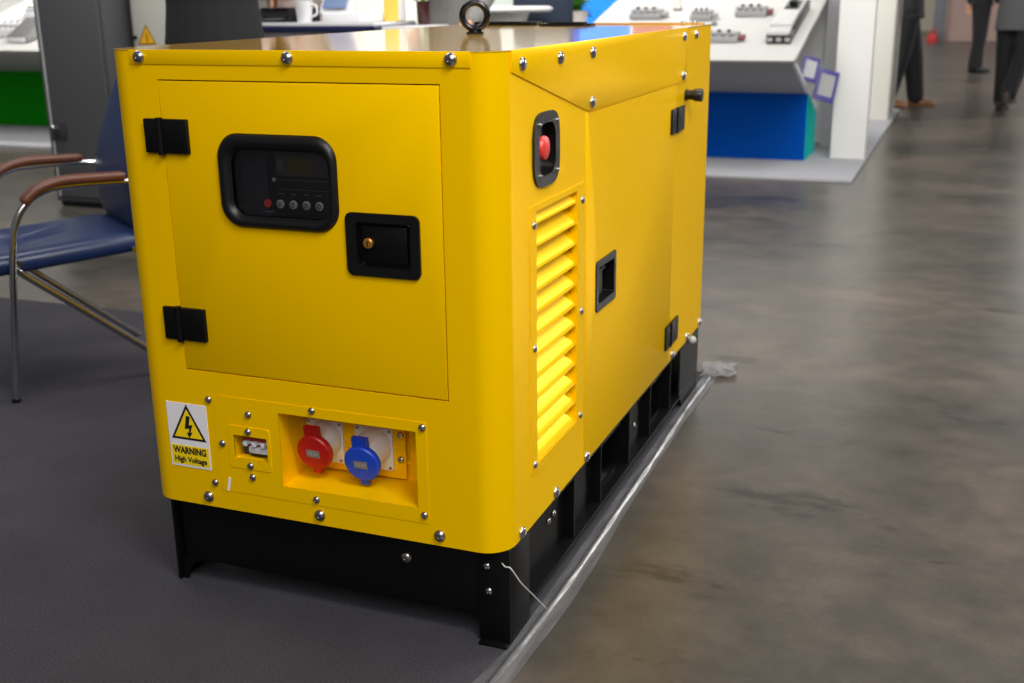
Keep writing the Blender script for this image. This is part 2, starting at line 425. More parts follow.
# --- lid
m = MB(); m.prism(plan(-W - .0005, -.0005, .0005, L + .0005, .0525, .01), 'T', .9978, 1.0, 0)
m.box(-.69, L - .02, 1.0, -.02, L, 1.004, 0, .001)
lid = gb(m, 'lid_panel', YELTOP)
m = MB(); m.box(-.682, -.0016, .9755, -.0455, .0, 1.0, 0, .0006); gb(m, 'lid_flange', YEL, lid)
m = MB(); m.prism([(.0500, 1.0), (.0508, .9662), (.4465, .8692), (1.20, .8722), (1.24, .8722), (1.24, 1.0)], 'S', 0, .0022, 0, .0005)
gb(m, 'lid_wing', YEL, lid)
# rear black strip and filler plate on top
m = MB(); m.prism(rrect(-.44, 1.36, -.29, 1.43, .02), 'T', 1.0, 1.006, 0, .002); m.prism(rrect(-.66, 1.43, -.47, 1.50, .02), 'T', 1.0, 1.010, 0, .002)
m.box(-.42, 1.385, 1.006, -.31, 1.405, 1.010, 0, .002)
gb(m, 'filler_cover', BLKM, lid)
# eye bolt
eb = thing('x', None, None, (0, 0, 0)); bpy.data.objects.remove(eb)
m = MB(); ec = Vector((-.366, .767, 1.0)); n_ = Vector((-.30, .95, 0)).normalized(); u_ = Vector((n_.y, -n_.x, 0)); cz = ec + Vector((0, 0, .0385))
ringp = []
NR = 40; nr = 14
vs = []
for i in range(NR):
    a = 2 * math.pi * i / NR; d = u_ * math.cos(a) + Vector((0, 0, 1)) * math.sin(a)
    vs.append([m.bm.verts.new(cz + d * .0275 + (d * math.cos(2 * math.pi * k / nr) + n_ * math.sin(2 * math.pi * k / nr)) * .0075) for k in range(nr)])
for i in range(NR):
    for k in range(nr):
        m.bm.faces.new((vs[i][k], vs[(i + 1) % NR][k], vs[(i + 1) % NR][(k + 1) % nr], vs[i][(k + 1) % nr]))
m.lathe([(.0195, 0), (.0195, .004), (.015, .0055), (.0085, .008), (.0085, .014)], ec, (0, 0, 1), 0, 24)
gb(m, 'lifting_eye', mat('black_gloss', (14, 14, 17), .18), lid)['label'] = 'black lifting eye ring'
# --- side door, rear panel joint, louvre, stop button, handle, hinges
m = MB(); m.prism([(.4275, .1605), (1.1430, .1605), (1.1430, .8690), (.4480, .8660), (.4275, .8710)], 'S', 0, .0013, 0, .0004)
sdoor = gb(m, 'side_door', YEL)
m = MB(); m.prism(rrect(.505, .473, .626, .558, .008), 'S', -.04, .05); cut(sdoor, m, GS)
m = MB(); m.ring(rrect(.4965, .4625, .6345, .5680, .009), rrect(.512, .4785, .620, .5530, .005), 'S', -.001, .0040)
m.ring(rrect(.5065, .4745, .6245, .5565, .007), rrect(.512, .4785, .620, .5530, .005), 'S', -.022, 0)
m.box(-.025, .5065, .4745, -.021, .6245, .5565)
hd = gb(m, 'door_handle', BLK, sdoor)
m = MB(); m.box(-.021, .5180, .487, -.007, .572, .5450, 0, .003); m.box(-.010, .5180, .5405, -.001, .572, .5450, 0, .001)
gb(m, 'paddle', DGREY, hd)
for z0, z1 in ((.7535, .8130), (.2060, .2680)):
    m = MB(); m.box(0, 1.0925, z0, .0065, 1.1385, z1, 0, .0012); m.box(0, 1.1435, z0, .0065, 1.2200, z1, 0, .0012)
    m.cyl((.0045, 1.141, z0 - .001), (.0045, 1.141, z1 + .001), .0052, n=14)
    gb(m, 'hinge', BLKM)
m = MB(); m.lathe([(.014, 0), (.014, .006), (.0125, .007), (.0125, .020), (.015, .022), (.0165, .040), (.0150, .043), (.001, .0435)], (0, 1.2455, .836), (1, 0, 0), 0, 20)
gb(m, 'door_knob', BLK)['label'] = 'small black turn knob'
# louvre panel
m = MB(); m.ring(rrect(.1240, .2575, .4215, .7420, .004), rrect(OY0 + .0005, OZ0 + .0005, OY1 - .0005, OZ1 - .0005, .001), 'S', 0, .0016)
lv = gb(m, 'louvre_panel', YEL)
PT = (OZ1 - OZ0) / 11.6
for k in range(12):
    zb = OZ1 - PT * (k + .60); zt = zb + PT * 1.12
    if zt > OZ1: zt = OZ1
    if zb < OZ0 + .001: zb = OZ0 + .001
    pr_ = []
    H_ = PT * 1.12
    for q in range(9):
        z = zb + .0035 + (zt - zb - .0035) * q / 8; e = (z - zb) / H_
        pr_.append((-.0005 - .029 * e ** 1.25, z))
    pr_ = [(-.0030, zb - .0005), (-.0012, zb)] + pr_
    inner = [(x - .0016, z - .0006) for x, z in reversed(pr_)]
    m = MB(); m.loft([[(x, y, z) for x, z in pr_ + inner] for y in (OY0, OY1)])
    gb(m, 'louvre_slat', YEL, lv, 30)
# emergency stop
m = MB()
def oval(y0, z0, y1, z1, p, n=48):
    out = []
    for k in range(n):
        a = 2 * math.pi * k / n; c_, s_ = math.cos(a), math.sin(a)
        out.append(((y0 + y1) / 2 + (y1 - y0) / 2 * math.copysign(abs(c_) ** p, c_), (z0 + z1) / 2 + (z1 - z0) / 2 * math.copysign(abs(s_) ** p, s_)))
    return out
m.ring(oval(.1415, .7675, .2700, .8935, .55), oval(.1640, .7860, .2480, .8745, .6), 'S', 0, .0045)
for py, pz in ((.1668, .8735), (.2540, .8735), (.1668, .7880), (.2540, .7880)): m.lathe([(.0048, 0), (.0045, .002), (.003, .0034), (.0005, .004)], (.0045, py, pz), (1, 0, 0), 1, 12)
m.ring(oval(.1590, .7820, .2525, .8785, .6), oval(.1640, .7860, .2480, .8745, .6), 'S', -.012, .002)
m.prism(oval(.1590, .7820, .2525, .8785, .6), 'S', -.016, -.011, 0)
es = gb(m, 'emergency_stop', [BLK, STEEL])
es['label'] = 'oval black emergency stop housing with red mushroom button'
m = MB(); m.lathe([(.011, 0), (.011, .006), (.0195, .008), (.0210, .013), (.0190, .0175), (.010, .0205), (.001, .0215)], (-.011, .1930, .8330), (1, 0, 0), 0, 28)
gb(m, 'mushroom_button', REDB, es)['label'] = 'red mushroom button'
m = MB(); m.box(-.0112, .1860, .792, -.0095, .1980, .806, 0); gb(m, 'button_marking', INKW, es)

# --- bolts (shared meshes)
def bolt_mesh(ax, r, name):
    m = MB(); m.lathe([(r * 1.0, 0), (r * 1.0, r * .18), (r * .92, r * .34), (r * .74, r * .52), (r * .45, r * .66), (r * .30, r * .68), (r * .26, r * .50), (r * .01, r * .50)], (0, 0, 0), ax, 0, 18)
    o = m.build(name, STEEL, angle=50); me = o.data; bpy.data.objects.remove(o); return me
FA, SA = Vector((0, -1, 0)), Vector((1, 0, 0))
BM = {('F', 'L'): bolt_mesh(FA, .0112, 'bolt_head'), ('F', 's'): bolt_mesh(FA, .0070, 'bolt_head'), ('S', 'L'): bolt_mesh(SA, .0112, 'bolt_head'), ('S', 's'): bolt_mesh(SA, .0070, 'bolt_head')}
def bolt(face, size, u, z, par=None, d=0.0):
    o = bpy.data.objects.new('bolt', BM[(face, size)]); COL.objects.link(o); o.parent = par or gen
    p = Vector((u, -d, z)) if face == 'F' else Vector((d, u, z))
    o.location = p + GS
    return o
for x in (-.6605, -.3674, -.0781): bolt('F', 'L', x, .9876, lid, .0016)
for x in (-.6043, -.3633, -.1234): bolt('F', 'L', x, .1795)
for x, z in ((-.5845, .3767), (-.3660, .3815), (-.1497, .3781), (-.1511, .2145), (-.3679, .2099), (-.586, .2114), (-.562, .2935), (-.5003, .3575), (-.5012, .2340)): bolt('F', 's', x, z, sp, .0014)
for x, z in ((-.5030, .3240), (-.5030, .2570)): bolt('F', 's', x, z, sp, .003)
for x, z in ((-.2415, .3166), (-.2425, .2680)): bolt('F', 's', x, z, sp, -.094)
bolt('F', 's', -.4275, .3205, sp, -.094)
for y in (.0912, .2744, .4586, 1.2025): bolt('S', 'L', y, .9770 if y < 1 else .9795, lid, .0022)
bolt('S', 'L', 1.3406, .9795)
for y, z in ((.458, .8863), (1.2015, .8864)): bolt('S', 'L', y, z, lid, .0022)
for y in (.0757, .2570, .4434, 1.1801, 1.3521, 1.5100): bolt('S', 'L', y, .1715, None, .0013 if .43 < y < 1.14 else 0)
for y, z in ((.1425, .709), (.4060, .7092), (.1425, .492), (.4040, .492), (.1415, .2750), (.4000, .2782)): bolt('S', 's', y, z, lv, .0016)
for x in (-.045, -.025): pass
for px, py in ((-.075, 1.525), (-.045, 1.525)):
    o = bpy.data.objects.new('bolt', bolt_mesh(Vector((0, 0, 1)), .008, 'bolt_head')); COL.objects.link(o); o.parent = lid; o.location = Vector((px, py, 1.004)) + GS

# --- skid base
FZ = -.030                       # carpet level in measured heights
base = MB()
base.box(-.700, .034, .018, -.058, .040, B, 0, .001)                 # front cross plate
base.box(-.700, .040, .018, -.058, .075, .024, 0)                    # its lower lip
base.box(-.715, 1.500, .018, -.03, 1.506, B, 0)
base.box(-.73, .06, B - .006, -.02, 1.50, B, 0)                      # deck
skid = gb(base, 'skid_base', BLKM)
def rail(xo, sgn, name):
    """channel rail: web set in from the outer lip, lifting hole at the rear, two fork pockets"""
    m = MB()
    web0, web1 = xo - sgn * .030, xo - sgn * .026
    # web as a plate with fork pocket and lifting hole cut later
    m.box(min(web0, web1), .052, .000, max(web0, web1), 1.50, B)
    m.box(min(xo, web0), .052, B - .014, max(xo, web0), 1.50, B - .008)      # upper lip
    m.box(min(xo, web0), .052, .000, max(xo, web0), 1.50, .006)              # lower lip
    o = gb(m, 'side_rail', BLKM, skid)
    c = MB()
    for y0, y1 in ((.60, .80), (1.02, 1.20)): c.box(web0 - .02, y0, .012, web0 + .02, y1, .105)
    cut(o, c, GS)
    for y in (.40, .585, .815, 1.005, 1.215):
        m = MB(); m.box(min(xo - sgn * .004, web0), y, .006, max(xo - sgn * .004, web0), y + .005, B - .014); gb(m, 'rail_gusset', BLKM, o)
    for y0, y1 in ((.60, .80), (1.02, 1.20)):
        m = MB(); m.box(web0 - sgn * .16 if sgn > 0 else web0, y0, .010, web0 if sgn > 0 else web0 + .16, y0 + .004, .107); m.box(web0 - sgn * .16 if sgn > 0 else web0, y1 - .004, .010, web0 if sgn > 0 else web0 + .16, y1, .107)
        m.box(web0 - sgn * .16 if sgn > 0 else web0, y0, .105, web0 if sgn > 0 else web0 + .16, y1, .109)
        gb(m, 'fork_pocket', BLKM, o)
    return o
rr_ = rail(-.006, 1, 'r'); rl_ = rail(-.716, -1, 'l')
def foot(x0, x1, y0, y1, hole=None):
    m = MB()
    if hole:
        m.prism([(y0, FZ), (y1, FZ), (y1, B), (y0, B)], 'S', x0, x1)
    else:
        m.box(x0, y0, FZ, x1, y1, B, 0, .0012)
    return m
# front right foot: angle plate with a flat sole
m = MB(); m.box(-.0640, .026, FZ + .006, -.0040, .0325, B, 0, .0012); m.box(-.0095, .0325, FZ + .006, -.0040, .125, B, 0, .0012)
m.box(-.0600, .012, FZ, -.0040, .125, FZ + .006, 0, .001)
foot_fr = gb(m, 'foot', BLKM, skid)
# front left foot: side plate with curved gusset on the front
m = MB(); m.box(-.7180, .026, FZ, -.7110, .125, B, 0, .0012)
gus = [(-.7110, FZ), (-.700, FZ), (-.697, -.012), (-.688, .004), (-.672, .014), (-.650, .0185), (-.7110, .0185)]
m.prism(gus, 'F', .0345, .0395)
gb(m, 'foot', BLKM, skid)
for xs in ((-.0095, -.0040), (-.7180, -.7110)):
    m = MB(); m.prism([(1.34, FZ), (1.525, FZ), (1.525, B), (1.30, B), (1.30, .02)], 'S', xs[0], xs[1])
    gb(m, 'foot', BLKM, skid)
m = MB(); m.ell((.0040, 1.4100, .1455), .0118, .0118, .0118); m.cyl((-.006, 1.4100, .1455), (.004, 1.4100, .1455), .006)
gb(m, 'ball_pin', mat('plug_grey', (176, 174, 168), .5), skid)['label'] = 'round pale grey ball ended pin at the rear of the base'
for x, z in ((-.0466, .1217), (-.0437, .0730)): bolt('F', 's', x, z, skid, -.026)
bolt('F', 'L', -.2080, .1060, skid, -.034)
for y, z in ((.170, .105), (.300, .086), (.330, .090), (.66, .125), (.93, .06), (1.23, .10)): bolt('S', 's', y, z, skid, -.030 if y > .14 else -.004)
m = MB(); m.tube(arc([(-.024, .030, .137), (-.012, .024, .128), (-.002, .024, .127), (.005, .034, .108), (.010, .048, .086), (.016, .098, .035), (.020, .146, -.014)], 5), .0013, n=6)
gb(m, 'tie_wire', mat('grey_wire', (190, 190, 182), .4), skid)['label'] = 'thin pale wire hanging from the front corner'

# ================================================================== FLOOR, CARPET, FILM
def concrete():
    m = bpy.data.materials.new('polished_concrete'); m.use_nodes = True; nt = m.node_tree; b = nt.nodes['Principled BSDF']
    tc = nt.nodes.new('ShaderNodeTexCoord')
    def noise(scale, det, rough, sx=1, sy=1, rz=0.0):
        mp = nt.nodes.new('ShaderNodeMapping'); mp.inputs['Scale'].default_value = (sx, sy, 1); mp.inputs['Rotation'].default_value = (0, 0, rz)
        n = nt.nodes.new('ShaderNodeTexNoise'); n.inputs['Scale'].default_value = scale; n.inputs['Detail'].default_value = det; n.inputs['Roughness'].default_value = rough
        nt.links.new(tc.outputs['Object'], mp.inputs[0]); nt.links.new(mp.outputs[0], n.inputs['Vector']); return n
    def ramp(src, stops):
        r = nt.nodes.new('ShaderNodeValToRGB')
        while len(r.color_ramp.elements) < len(stops): r.color_ramp.elements.new(0.5)
        for e, (p, c) in zip(r.color_ramp.elements, stops): e.position = p; e.color = c
        nt.links.new(src.outputs['Fac'], r.inputs[0]); return r
    def mix(a, b_, fac, mode='MULTIPLY'):
        x = nt.nodes.new('ShaderNodeMix'); x.data_type = 'RGBA'; x.blend_type = mode
        x.inputs[0].default_value = fac
        nt.links.new(a, x.inputs[6]); nt.links.new(b_, x.inputs[7]); return x.outputs[2]
    n1 = noise(0.9, 6, .6, 1, 1.6, .5)
    base = ramp(n1, [(.32, rgb(62, 61, 57)), (.5, rgb(79, 74, 68)), (.70, rgb(100, 90, 81))])
    n2 = noise(7, 8, .7, 1, 1, 0)
    sp = ramp(n2, [(.34, (.62, .63, .62, 1)), (.62, (1.12, 1.10, 1.08, 1))])
    n3 = noise(120, 3, .6)
    gr = ramp(n3, [(.3, (.86, .86, .86, 1)), (.7, (1.1, 1.1, 1.1, 1))])
    n4 = noise(1.7, 9, .66, 1, 3.0, -.45)
    ck = ramp(n4, [(.355, (.42, .42, .42, 1)), (.40, (1, 1, 1, 1))])
    c = mix(base.outputs[0], sp.outputs[0], .8); c = mix(c, gr.outputs[0], .7); c = mix(c, ck.outputs[0], .75)
    nt.links.new(c, b.inputs['Base Color'])
    rr = nt.nodes.new('ShaderNodeMapRange'); rr.inputs[3].default_value = .20; rr.inputs[4].default_value = .42
    nt.links.new(n1.outputs['Fac'], rr.inputs[0]); nt.links.new(rr.outputs[0], b.inputs['Roughness'])
    b.inputs['Specular IOR Level'].default_value = .55
    bp = nt.nodes.new('ShaderNodeBump'); bp.inputs['Strength'].default_value = .08; bp.inputs['Distance'].default_value = .01
    nt.links.new(n2.outputs['Fac'], bp.inputs['Height']); nt.links.new(bp.outputs['Normal'], b.inputs['Normal'])
    return m
def carpet_mat():
    m = bpy.data.materials.new('dark_carpet'); m.use_nodes = True; nt = m.node_tree; b = nt.nodes['Principled BSDF']
    tc = nt.nodes.new('ShaderNodeTexCoord')
    n = nt.nodes.new('ShaderNodeTexNoise'); n.inputs['Scale'].default_value = 260; n.inputs['Detail'].default_value = 4
    n2 = nt.nodes.new('ShaderNodeTexNoise'); n2.inputs['Scale'].default_value = 5; n2.inputs['Detail'].default_value = 4
    for q in (n, n2): nt.links.new(tc.outputs['Object'], q.inputs['Vector'])
    mx = nt.nodes.new('ShaderNodeMix'); mx.data_type = 'RGBA'; mx.inputs[6].default_value = rgb(18, 18, 19); mx.inputs[7].default_value = rgb(84, 82, 89)
    m2 = nt.nodes.new('ShaderNodeMix'); m2.data_type = 'RGBA'; m2.blend_type = 'MULTIPLY'; m2.inputs[0].default_value = .5
    r = nt.nodes.new('ShaderNodeValToRGB'); r.color_ramp.elements[0].position = .3; r.color_ramp.elements[0].color = (.6, .6, .6, 1); r.color_ramp.elements[1].position = .7
    nt.links.new(n.outputs['Fac'], mx.inputs[0]); nt.links.new(n2.outputs['Fac'], r.inputs[0])
    nt.links.new(mx.outputs[2], m2.inputs[6]); nt.links.new(r.outputs[0], m2.inputs[7]); nt.links.new(m2.outputs[2], b.inputs['Base Color'])
    b.inputs['Roughness'].default_value = .95; b.inputs['Specular IOR Level'].default_value = .15
    bp = nt.nodes.new('ShaderNodeBump'); bp.inputs['Strength'].default_value = .7; bp.inputs['Distance'].default_value = .003
    nt.links.new(n.outputs['Fac'], bp.inputs['Height']); nt.links.new(bp.outputs['Normal'], b.inputs['Normal'])
    return m
m = MB(); m.box(-45, -20, -.1, 45, 75, 0); fl = m.build('floor', concrete()); tag(fl, 'polished grey brown concrete hall floor', 'floor', kind='structure')
m = MB(); m.box(-3.4, -2.6, .0002, .012, 1.665, .004, 0, .001); o = m.build('carpet', carpet_mat()); tag(o, 'dark grey exhibition carpet under the generator and the chair', 'carpet', kind='structure')
# clear plastic film folded over the carpet's right edge
m = MB(); rows = []
NY = 110
for i in range(NY + 1):
    y = -1.0 + 2.66 * i / NY
    w = .004 * math.sin(y * 3.1 + .6) + .0015 * math.sin(y * 8.0)
    ridge = .008 + .010 * min(1, max(0, (y + .1) / .6)) + w
    xl = -.004 if y > .02 else -.004 - (.02 - y) * .16
    xr = .036 + w * 1.4 + .004 * math.sin(y * 5.3)
    row = []
    for s_ in range(19):
        q = s_ / 18; x = xl + (xr - xl) * q
        d = (x - ridge) / .0046
        z = .0058 + .0065 * math.exp(-d * d) + .0007 * math.sin(y * 21 + q * 7) + .0005 * math.sin(y * 47 - q * 12)
        if x > .015: z -= .0040 * min(1, (x - .015) / .012)
        row.append((x, y, max(z, .0014)))
    rows.append(row)
m.loft(rows, 0, closed=False)
fp = [(.02, 1.60), (.06, 1.585), (.105, 1.655), (.135, 1.685), (.10, 1.72), (.05, 1.745), (.0, 1.735), (-.02, 1.68)]
random.seed(3)
g0 = []
for i in range(9):
    row = []
    for j in range(9):
        u, v = i / 8, j / 8
        x = -.015 + .092 * u + .012 * math.sin(v * 6); y = 1.60 + .135 * v + .03 * u
        row.append((x, y, .006 + .016 * abs(math.sin(u * 7 + v * 5)) * (1 - u * .6) * random.uniform(.5, 1)))
    g0.append(row)
m.loft(g0, 0, closed=False)
o = m.build('plastic_film', FILM, angle=80); tag(o, 'wrinkled clear plastic film along the right edge of the carpet beside the generator', 'plastic film')

# ================================================================== CHAIR (local: +X forward, foot of right front leg side = near side)
TH = 4.10; cf = Vector((math.cos(TH), math.sin(TH), 0)); cl = Vector((-math.sin(TH), math.cos(TH), 0))
CW = .50
foot_near = Vector((-1.82, .735, .004))
# near side lies at local +Y or -Y depending on handedness: viewer sees the chair's right/left
side = 1 if cl.dot(Vector((.66, -1.63, 0)) - foot_near) > 0 else -1
corg = foot_near - cl * side * CW / 2 - cf * .21
chair = thing('armchair', 'blue padded visitor chair with chrome tube frame and wooden armrests left of the generator', 'chair', corg, TH)
m = MB()
pts = rrect(-.235, -.225, .275, .225, .05, 6)
rings = []
for zz, sc_ in ((.388, .94), (.392, .985), (.410, 1.0), (.430, .985), (.439, .93), (.443, .75), (.444, .3)):
    rings.append([(.02 + (a - .02) * sc_, b * sc_, zz - max(0, (a - .16)) * .30) for a, b in pts])
m.loft(rings); m.build('seat', VINYL, chair, angle=60)
m = MB(); rings = []
for q in range(17):
    t = q / 16; z = .41 + .46 * t; x = -.225 - .035 * t ** 1.3 + .028 * math.sin(t * math.pi * 1.4)
    hw = .222 - .02 * abs(2 * t - 1) ** 4; th = .030 - .018 * abs(2 * t - 1) ** 6
    row = []
    for k in range(20):
        a = 2 * math.pi * k / 20; c_, s_ = math.cos(a), math.sin(a)
        row.append((x + th * math.copysign(abs(c_) ** .7, c_) - .012 * math.cos(s_ * 1.2), hw * math.copysign(abs(s_) ** .45, s_), z))
    rings.append(row)
m.loft(rings); m.build('backrest', VINYL, chair, angle=60)
for s_ in (1, -1):
    y = s_ * CW / 2
    m = MB(); m.tube(arc([(.21, y, .0), (.185, y, .25), (.163, y, .44), (.145, y, .520), (.105, y, .575), (.05, y, .603), (-.02, y, .608), (-.10, y, .607), (-.18, y, .604), (-.24, y * .95, .602)]), .0105, n=12)
    m.lathe([(.013, 0), (.013, .012)], (.21, y, 0), (0, 0, 1), 1, 14)
    m.build('arm_tube', [CHROME, BLK], chair, angle=60)
    m = MB(); pa = arc([(.120, y, .570), (.085, y, .600), (.04, y, .617), (-.01, y, .623), (-.09, y, .622), (-.165, y, .620)], 5)
    rings = []
    for i, p in enumerate(pa):
        t_ = (pa[min(i + 1, len(pa) - 1)] - pa[max(i - 1, 0)]).normalized(); n2 = Vector((-t_.z, 0, t_.x)); n2 = -n2 if n2.z < 0 else n2
        e = .8 if i in (0, len(pa) - 1) else 1
        rings.append([p + Vector((0, 1, 0)) * a * e + n2 * b * e for a, b in rrect(-.024, -.010, .024, .014, .009, 3)])
    m.loft(rings); m.build('armrest', WOOD, chair, angle=60)
    m = MB(); yi = y - s_ * .016
    m.tube(arc([(.165, y - s_ * .004, .390), (.13, yi, .356), (.0, yi, .245), (-.18, yi, .088), (-.27, yi, .012), (-.28, yi, .004)]), .0105, n=12)
    m.build('rear_leg', CHROME, chair, angle=60)
m = MB(); m.tube([(.15, -CW / 2 + .02, .396), (.15, CW / 2 - .02, .396)], .0095)
m.tube([(-.18, -CW / 2 + .02, .396), (-.18, CW / 2 - .02, .396)], .0095)
for s_ in (1, -1): m.tube(arc([(.17, s_ * CW / 2, .395), (.12, s_ * (CW / 2 - .08), .398), (-.20, s_ * (CW / 2 - .08), .398), (-.265, s_ * (CW / 2 - .03), .45), (-.285, s_ * (CW / 2 - .03), .62)]), .0095)
m.build('seat_frame', CHROME, chair, angle=60)

# ================================================================== BACKGROUND LEFT
# grey electrical cabinet
cab = thing('electrical_cabinet', 'tall dark grey electrical cabinet with lever handle behind the blue chair', 'cabinet', (-3.87, 3.60, 0))
m = MB(); m.box(-.23, -.19, .03, .23, .21, 2.0, 0, .004); m.box(-.22, -.17, 0, .22, .19, .03, 1); m.build('housing', [CABG, BLK], cab)
m = MB(); m.box(-.185, -.212, .06, .215, -.190, 1.96, 0, .005); dr = m.build('cabinet_door', CABG, cab)
m = MB(); m.box(-.19, -.2145, .06, -.178, -.212, 1.96, 0, .001); m.build('door_edge', LGREY, dr)
m = MB(); m.box(-.165, -.224, .385, -.085, -.212, .475, 0, .004); m.lathe([(.014, 0), (.014, .018), (.011, .022)], (-.155, -.224, .445), (0, -1, 0), 1, 14); m.box(-.165, -.246, .375, -.148, -.236, .45, 0, .003)
m.build('handle', [mat('dark_handle', (46, 46, 50), .4), CHROME], dr)
for z in (.50, 1.6):
    m = MB(); m.box(.23, -.15, z - .02, .262, -.11, z + .02, 0, .003); m.box(.230, -.155, z - .12, .270, -.105, z - .02, 1, .003); m.box(.23, -.15, z - .17, .262, -.11, z - .12, 0, .003); m.build('hinge', [BLK, LGREY], cab)
# beige cabinet
cab2 = thing('electrical_cabinet', 'light beige electrical cabinet with yellow triangle sign right of the dark grey cabinet', 'cabinet', (-3.33, 3.85, 0))
m = MB(); m.box(-.262, -.27, .03, .40, .25, 2.05, 0, .004); m.box(-.25, -.25, 0, .38, .23, .03, 1); m.build('housing', [CABB, BLK], cab2)
m = MB(); m.box(-.235, -.286, .06, .38, -.27, 2.02, 0, .004); d2 = m.build('cabinet_door', CABB, cab2)
m = MB(); c0 = (-.160, .918); m.prism(tri(c0, .070), 'F', -.286, -.2868, 0); m.prism(tri(c0, .052), 'F', -.2868, -.2874, 1)
m.prism([(c0[0] + a * 1.5, c0[1] + b * 1.5) for a, b in bz], 'F', -.2874, -.288, 0); m.build('hazard_triangle', [mat('sign_brown', (150, 100, 10), .5), mat('sign_amber', (232, 176, 20), .5), INK], d2)['label'] = 'yellow triangle sign with lightning bolt'
m = MB(); m.lathe([(.011, 0), (.011, .012), (.006, .014)], (-.232, -.286, .920), (0, -1, 0), 0, 14); m.build('door_lock', BLK, d2)
# green booth
plt = box_thing('booth_platform', 'low pale platform under the green display desk at far left', 'platform', [(-10.5, 5.36, 0, -4.9, 9.0, .03)], PLINTH)
def desk(name, label, cat, x0, x1, lip_y, lip_z, front_y, low_y, low_z, top_y, top_z, base_mat, side_mat, z0, foot_dx=0.0):
    """wedge display desk: sloped top slab, underside slab, coloured plinth, open at the right end"""
    cx, cy = (x0 + x1) / 2, (lip_y + top_y) / 2
    t = thing(name, label, cat, (cx, cy, z0)); sh = Vector((-cx, -cy, -z0))
    k = (top_z - lip_z) / (top_y - lip_y); th = .03
    m = MB(); m.prism([(lip_y, lip_z), (top_y, top_z), (top_y, top_z - th), (lip_y + .05, lip_z + .05 * k - th)], 'S', x0, x1, 0, .002); m.build('sloped_top', WHITEP_DIM, t, sh)
    m = MB(); m.prism([(lip_y, lip_z), (lip_y + .06, lip_z), (low_y, low_z + .03), (low_y, low_z)], 'S', x0, x1 - .02, 0); m.prism([(lip_y - .001, lip_z + .001), (lip_y + .06, lip_z + .001), (low_y, low_z + .03), (low_y, low_z - .004)], 'S', x1 - .02, x1, 1); m.build('underside', [mat('underside_grey', (158, 157, 154), .6, spec=.2), WHITEP], t, sh)
    m = MB(); m.prism([(lip_y + .12, lip_z), (top_y - .02, top_z - .05), (low_y, low_z + .02)], 'S', x1 - .50, x1 - .47, 0); m.build('inner_panel', GREYL, t, sh)
    zt = lip_z + (low_z - lip_z) * (front_y - lip_y) / (low_y - lip_y)
    m = MB(); m.prism([(front_y, z0), (low_y, z0), (low_y, low_z), (front_y, zt)], 'S', x0 + foot_dx, x1 - .004, 0); p = m.build('plinth', base_mat, t, sh)
    m = MB(); m.prism([(front_y, z0), (low_y, z0), (low_y, low_z), (front_y, zt)], 'S', x1 - .004, x1, 0); m.build('plinth_side', side_mat, p, sh)
    m = MB(); m.box(x0, top_y, z0, x1 + .15, top_y + .05, 2.4); m.build('back_panel', WHITEP, t, sh)
    return t
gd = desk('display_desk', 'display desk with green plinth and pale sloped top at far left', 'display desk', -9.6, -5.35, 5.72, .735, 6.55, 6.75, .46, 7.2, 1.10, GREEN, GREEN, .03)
m = MB(); m.box(-9.9, 7.9, .03, -5.0, 7.95, 2.4); o = m.build('partition_wall', GREEN, shift=(7.45, -7.92, -.03), loc=(-7.45, 7.92, .03)); tag(o, 'green booth wall behind the far left display desk', 'partition wall')
def slope_place(lip_y, lip_z, k, x, y): return Vector((x, y, lip_z + k * (y - lip_y)))
def breaker(name, label, cat, p, k, sx, sy, h, mats, rz=0.0, group=None, style=0):
    t = thing(name, label, cat, p, rz, group); t.rotation_euler = (math.atan(k), 0, rz)
    m = MB()
    m.box(-sx / 2, -sy / 2, 0, sx / 2, sy / 2, h * .7, 0, .004); m.box(-sx / 2, -sy * .22, h * .7, sx / 2, sy * .22, h, 0, .004)
    for i in range(4): m.box(-sx / 2 + sx * (.1 + .22 * i), -sy * .40, h * .7, -sx / 2 + sx * (.22 + .22 * i), -sy * .28, h * .76, 1)
    m.build('case', mats[:2], t)
    for i in range(3):
        m = MB(); m.box(-sx / 2 + sx * (.16 + .26 * i), -sy * .07, h - .001, -sx / 2 + sx * (.26 + .26 * i), sy * .1, h + .014, 0, .003); m.build('toggle', mats[2], t)
    return t
kg = (1.10 - .735) / (7.2 - 5.72)
p = slope_place(5.72, .739, kg, -6.93, 6.17); breaker('circuit_breaker', 'white circuit breaker with dark end on the far left display desk', 'circuit breaker', p, kg, .24, .20, .10, [WHITE, BLK, GREYDEV], .15)
p = slope_place(5.72, .739, kg, -7.12, 6.62); breaker('circuit_breaker', 'small white breaker higher on the far left display desk', 'circuit breaker', p, kg, .13, .14, .10, [WHITE, GREYDEV, BLK])
t = thing('device_panel', 'pale slanted bar lying across the far left display desk', 'display panel', slope_place(5.72, .742, kg, -7.42, 6.62)); t.rotation_euler = (math.atan(kg), 0, R(12))
m = MB(); m.box(-.085, -.42, 0, .085, .52, .055, 0, .006); m.build('panel', WHITEP, t); m = MB(); m.box(-.15, -.47, 0, .15, -.425, .07, 0, .005); m.build('foot', BLK, t)
t = thing('switch_unit', 'grey wedge shaped unit at the lower right of the far left display desk', 'switch unit', slope_place(5.72, .740, kg, -6.66, 6.08)); t.rotation_euler = (math.atan(kg), 0, R(-8))
m = MB(); m.prism([(-.16, 0), (.14, 0), (.14, .13), (.08, .14), (-.16, .05)], 'S', -.12, .12, 0, .006); m.build('case', GREYL, t); m = MB(); m.box(-.10, -.175, .004, .10, -.158, .04, 0, .003); m.build('terminal_cover', WHITE, t)
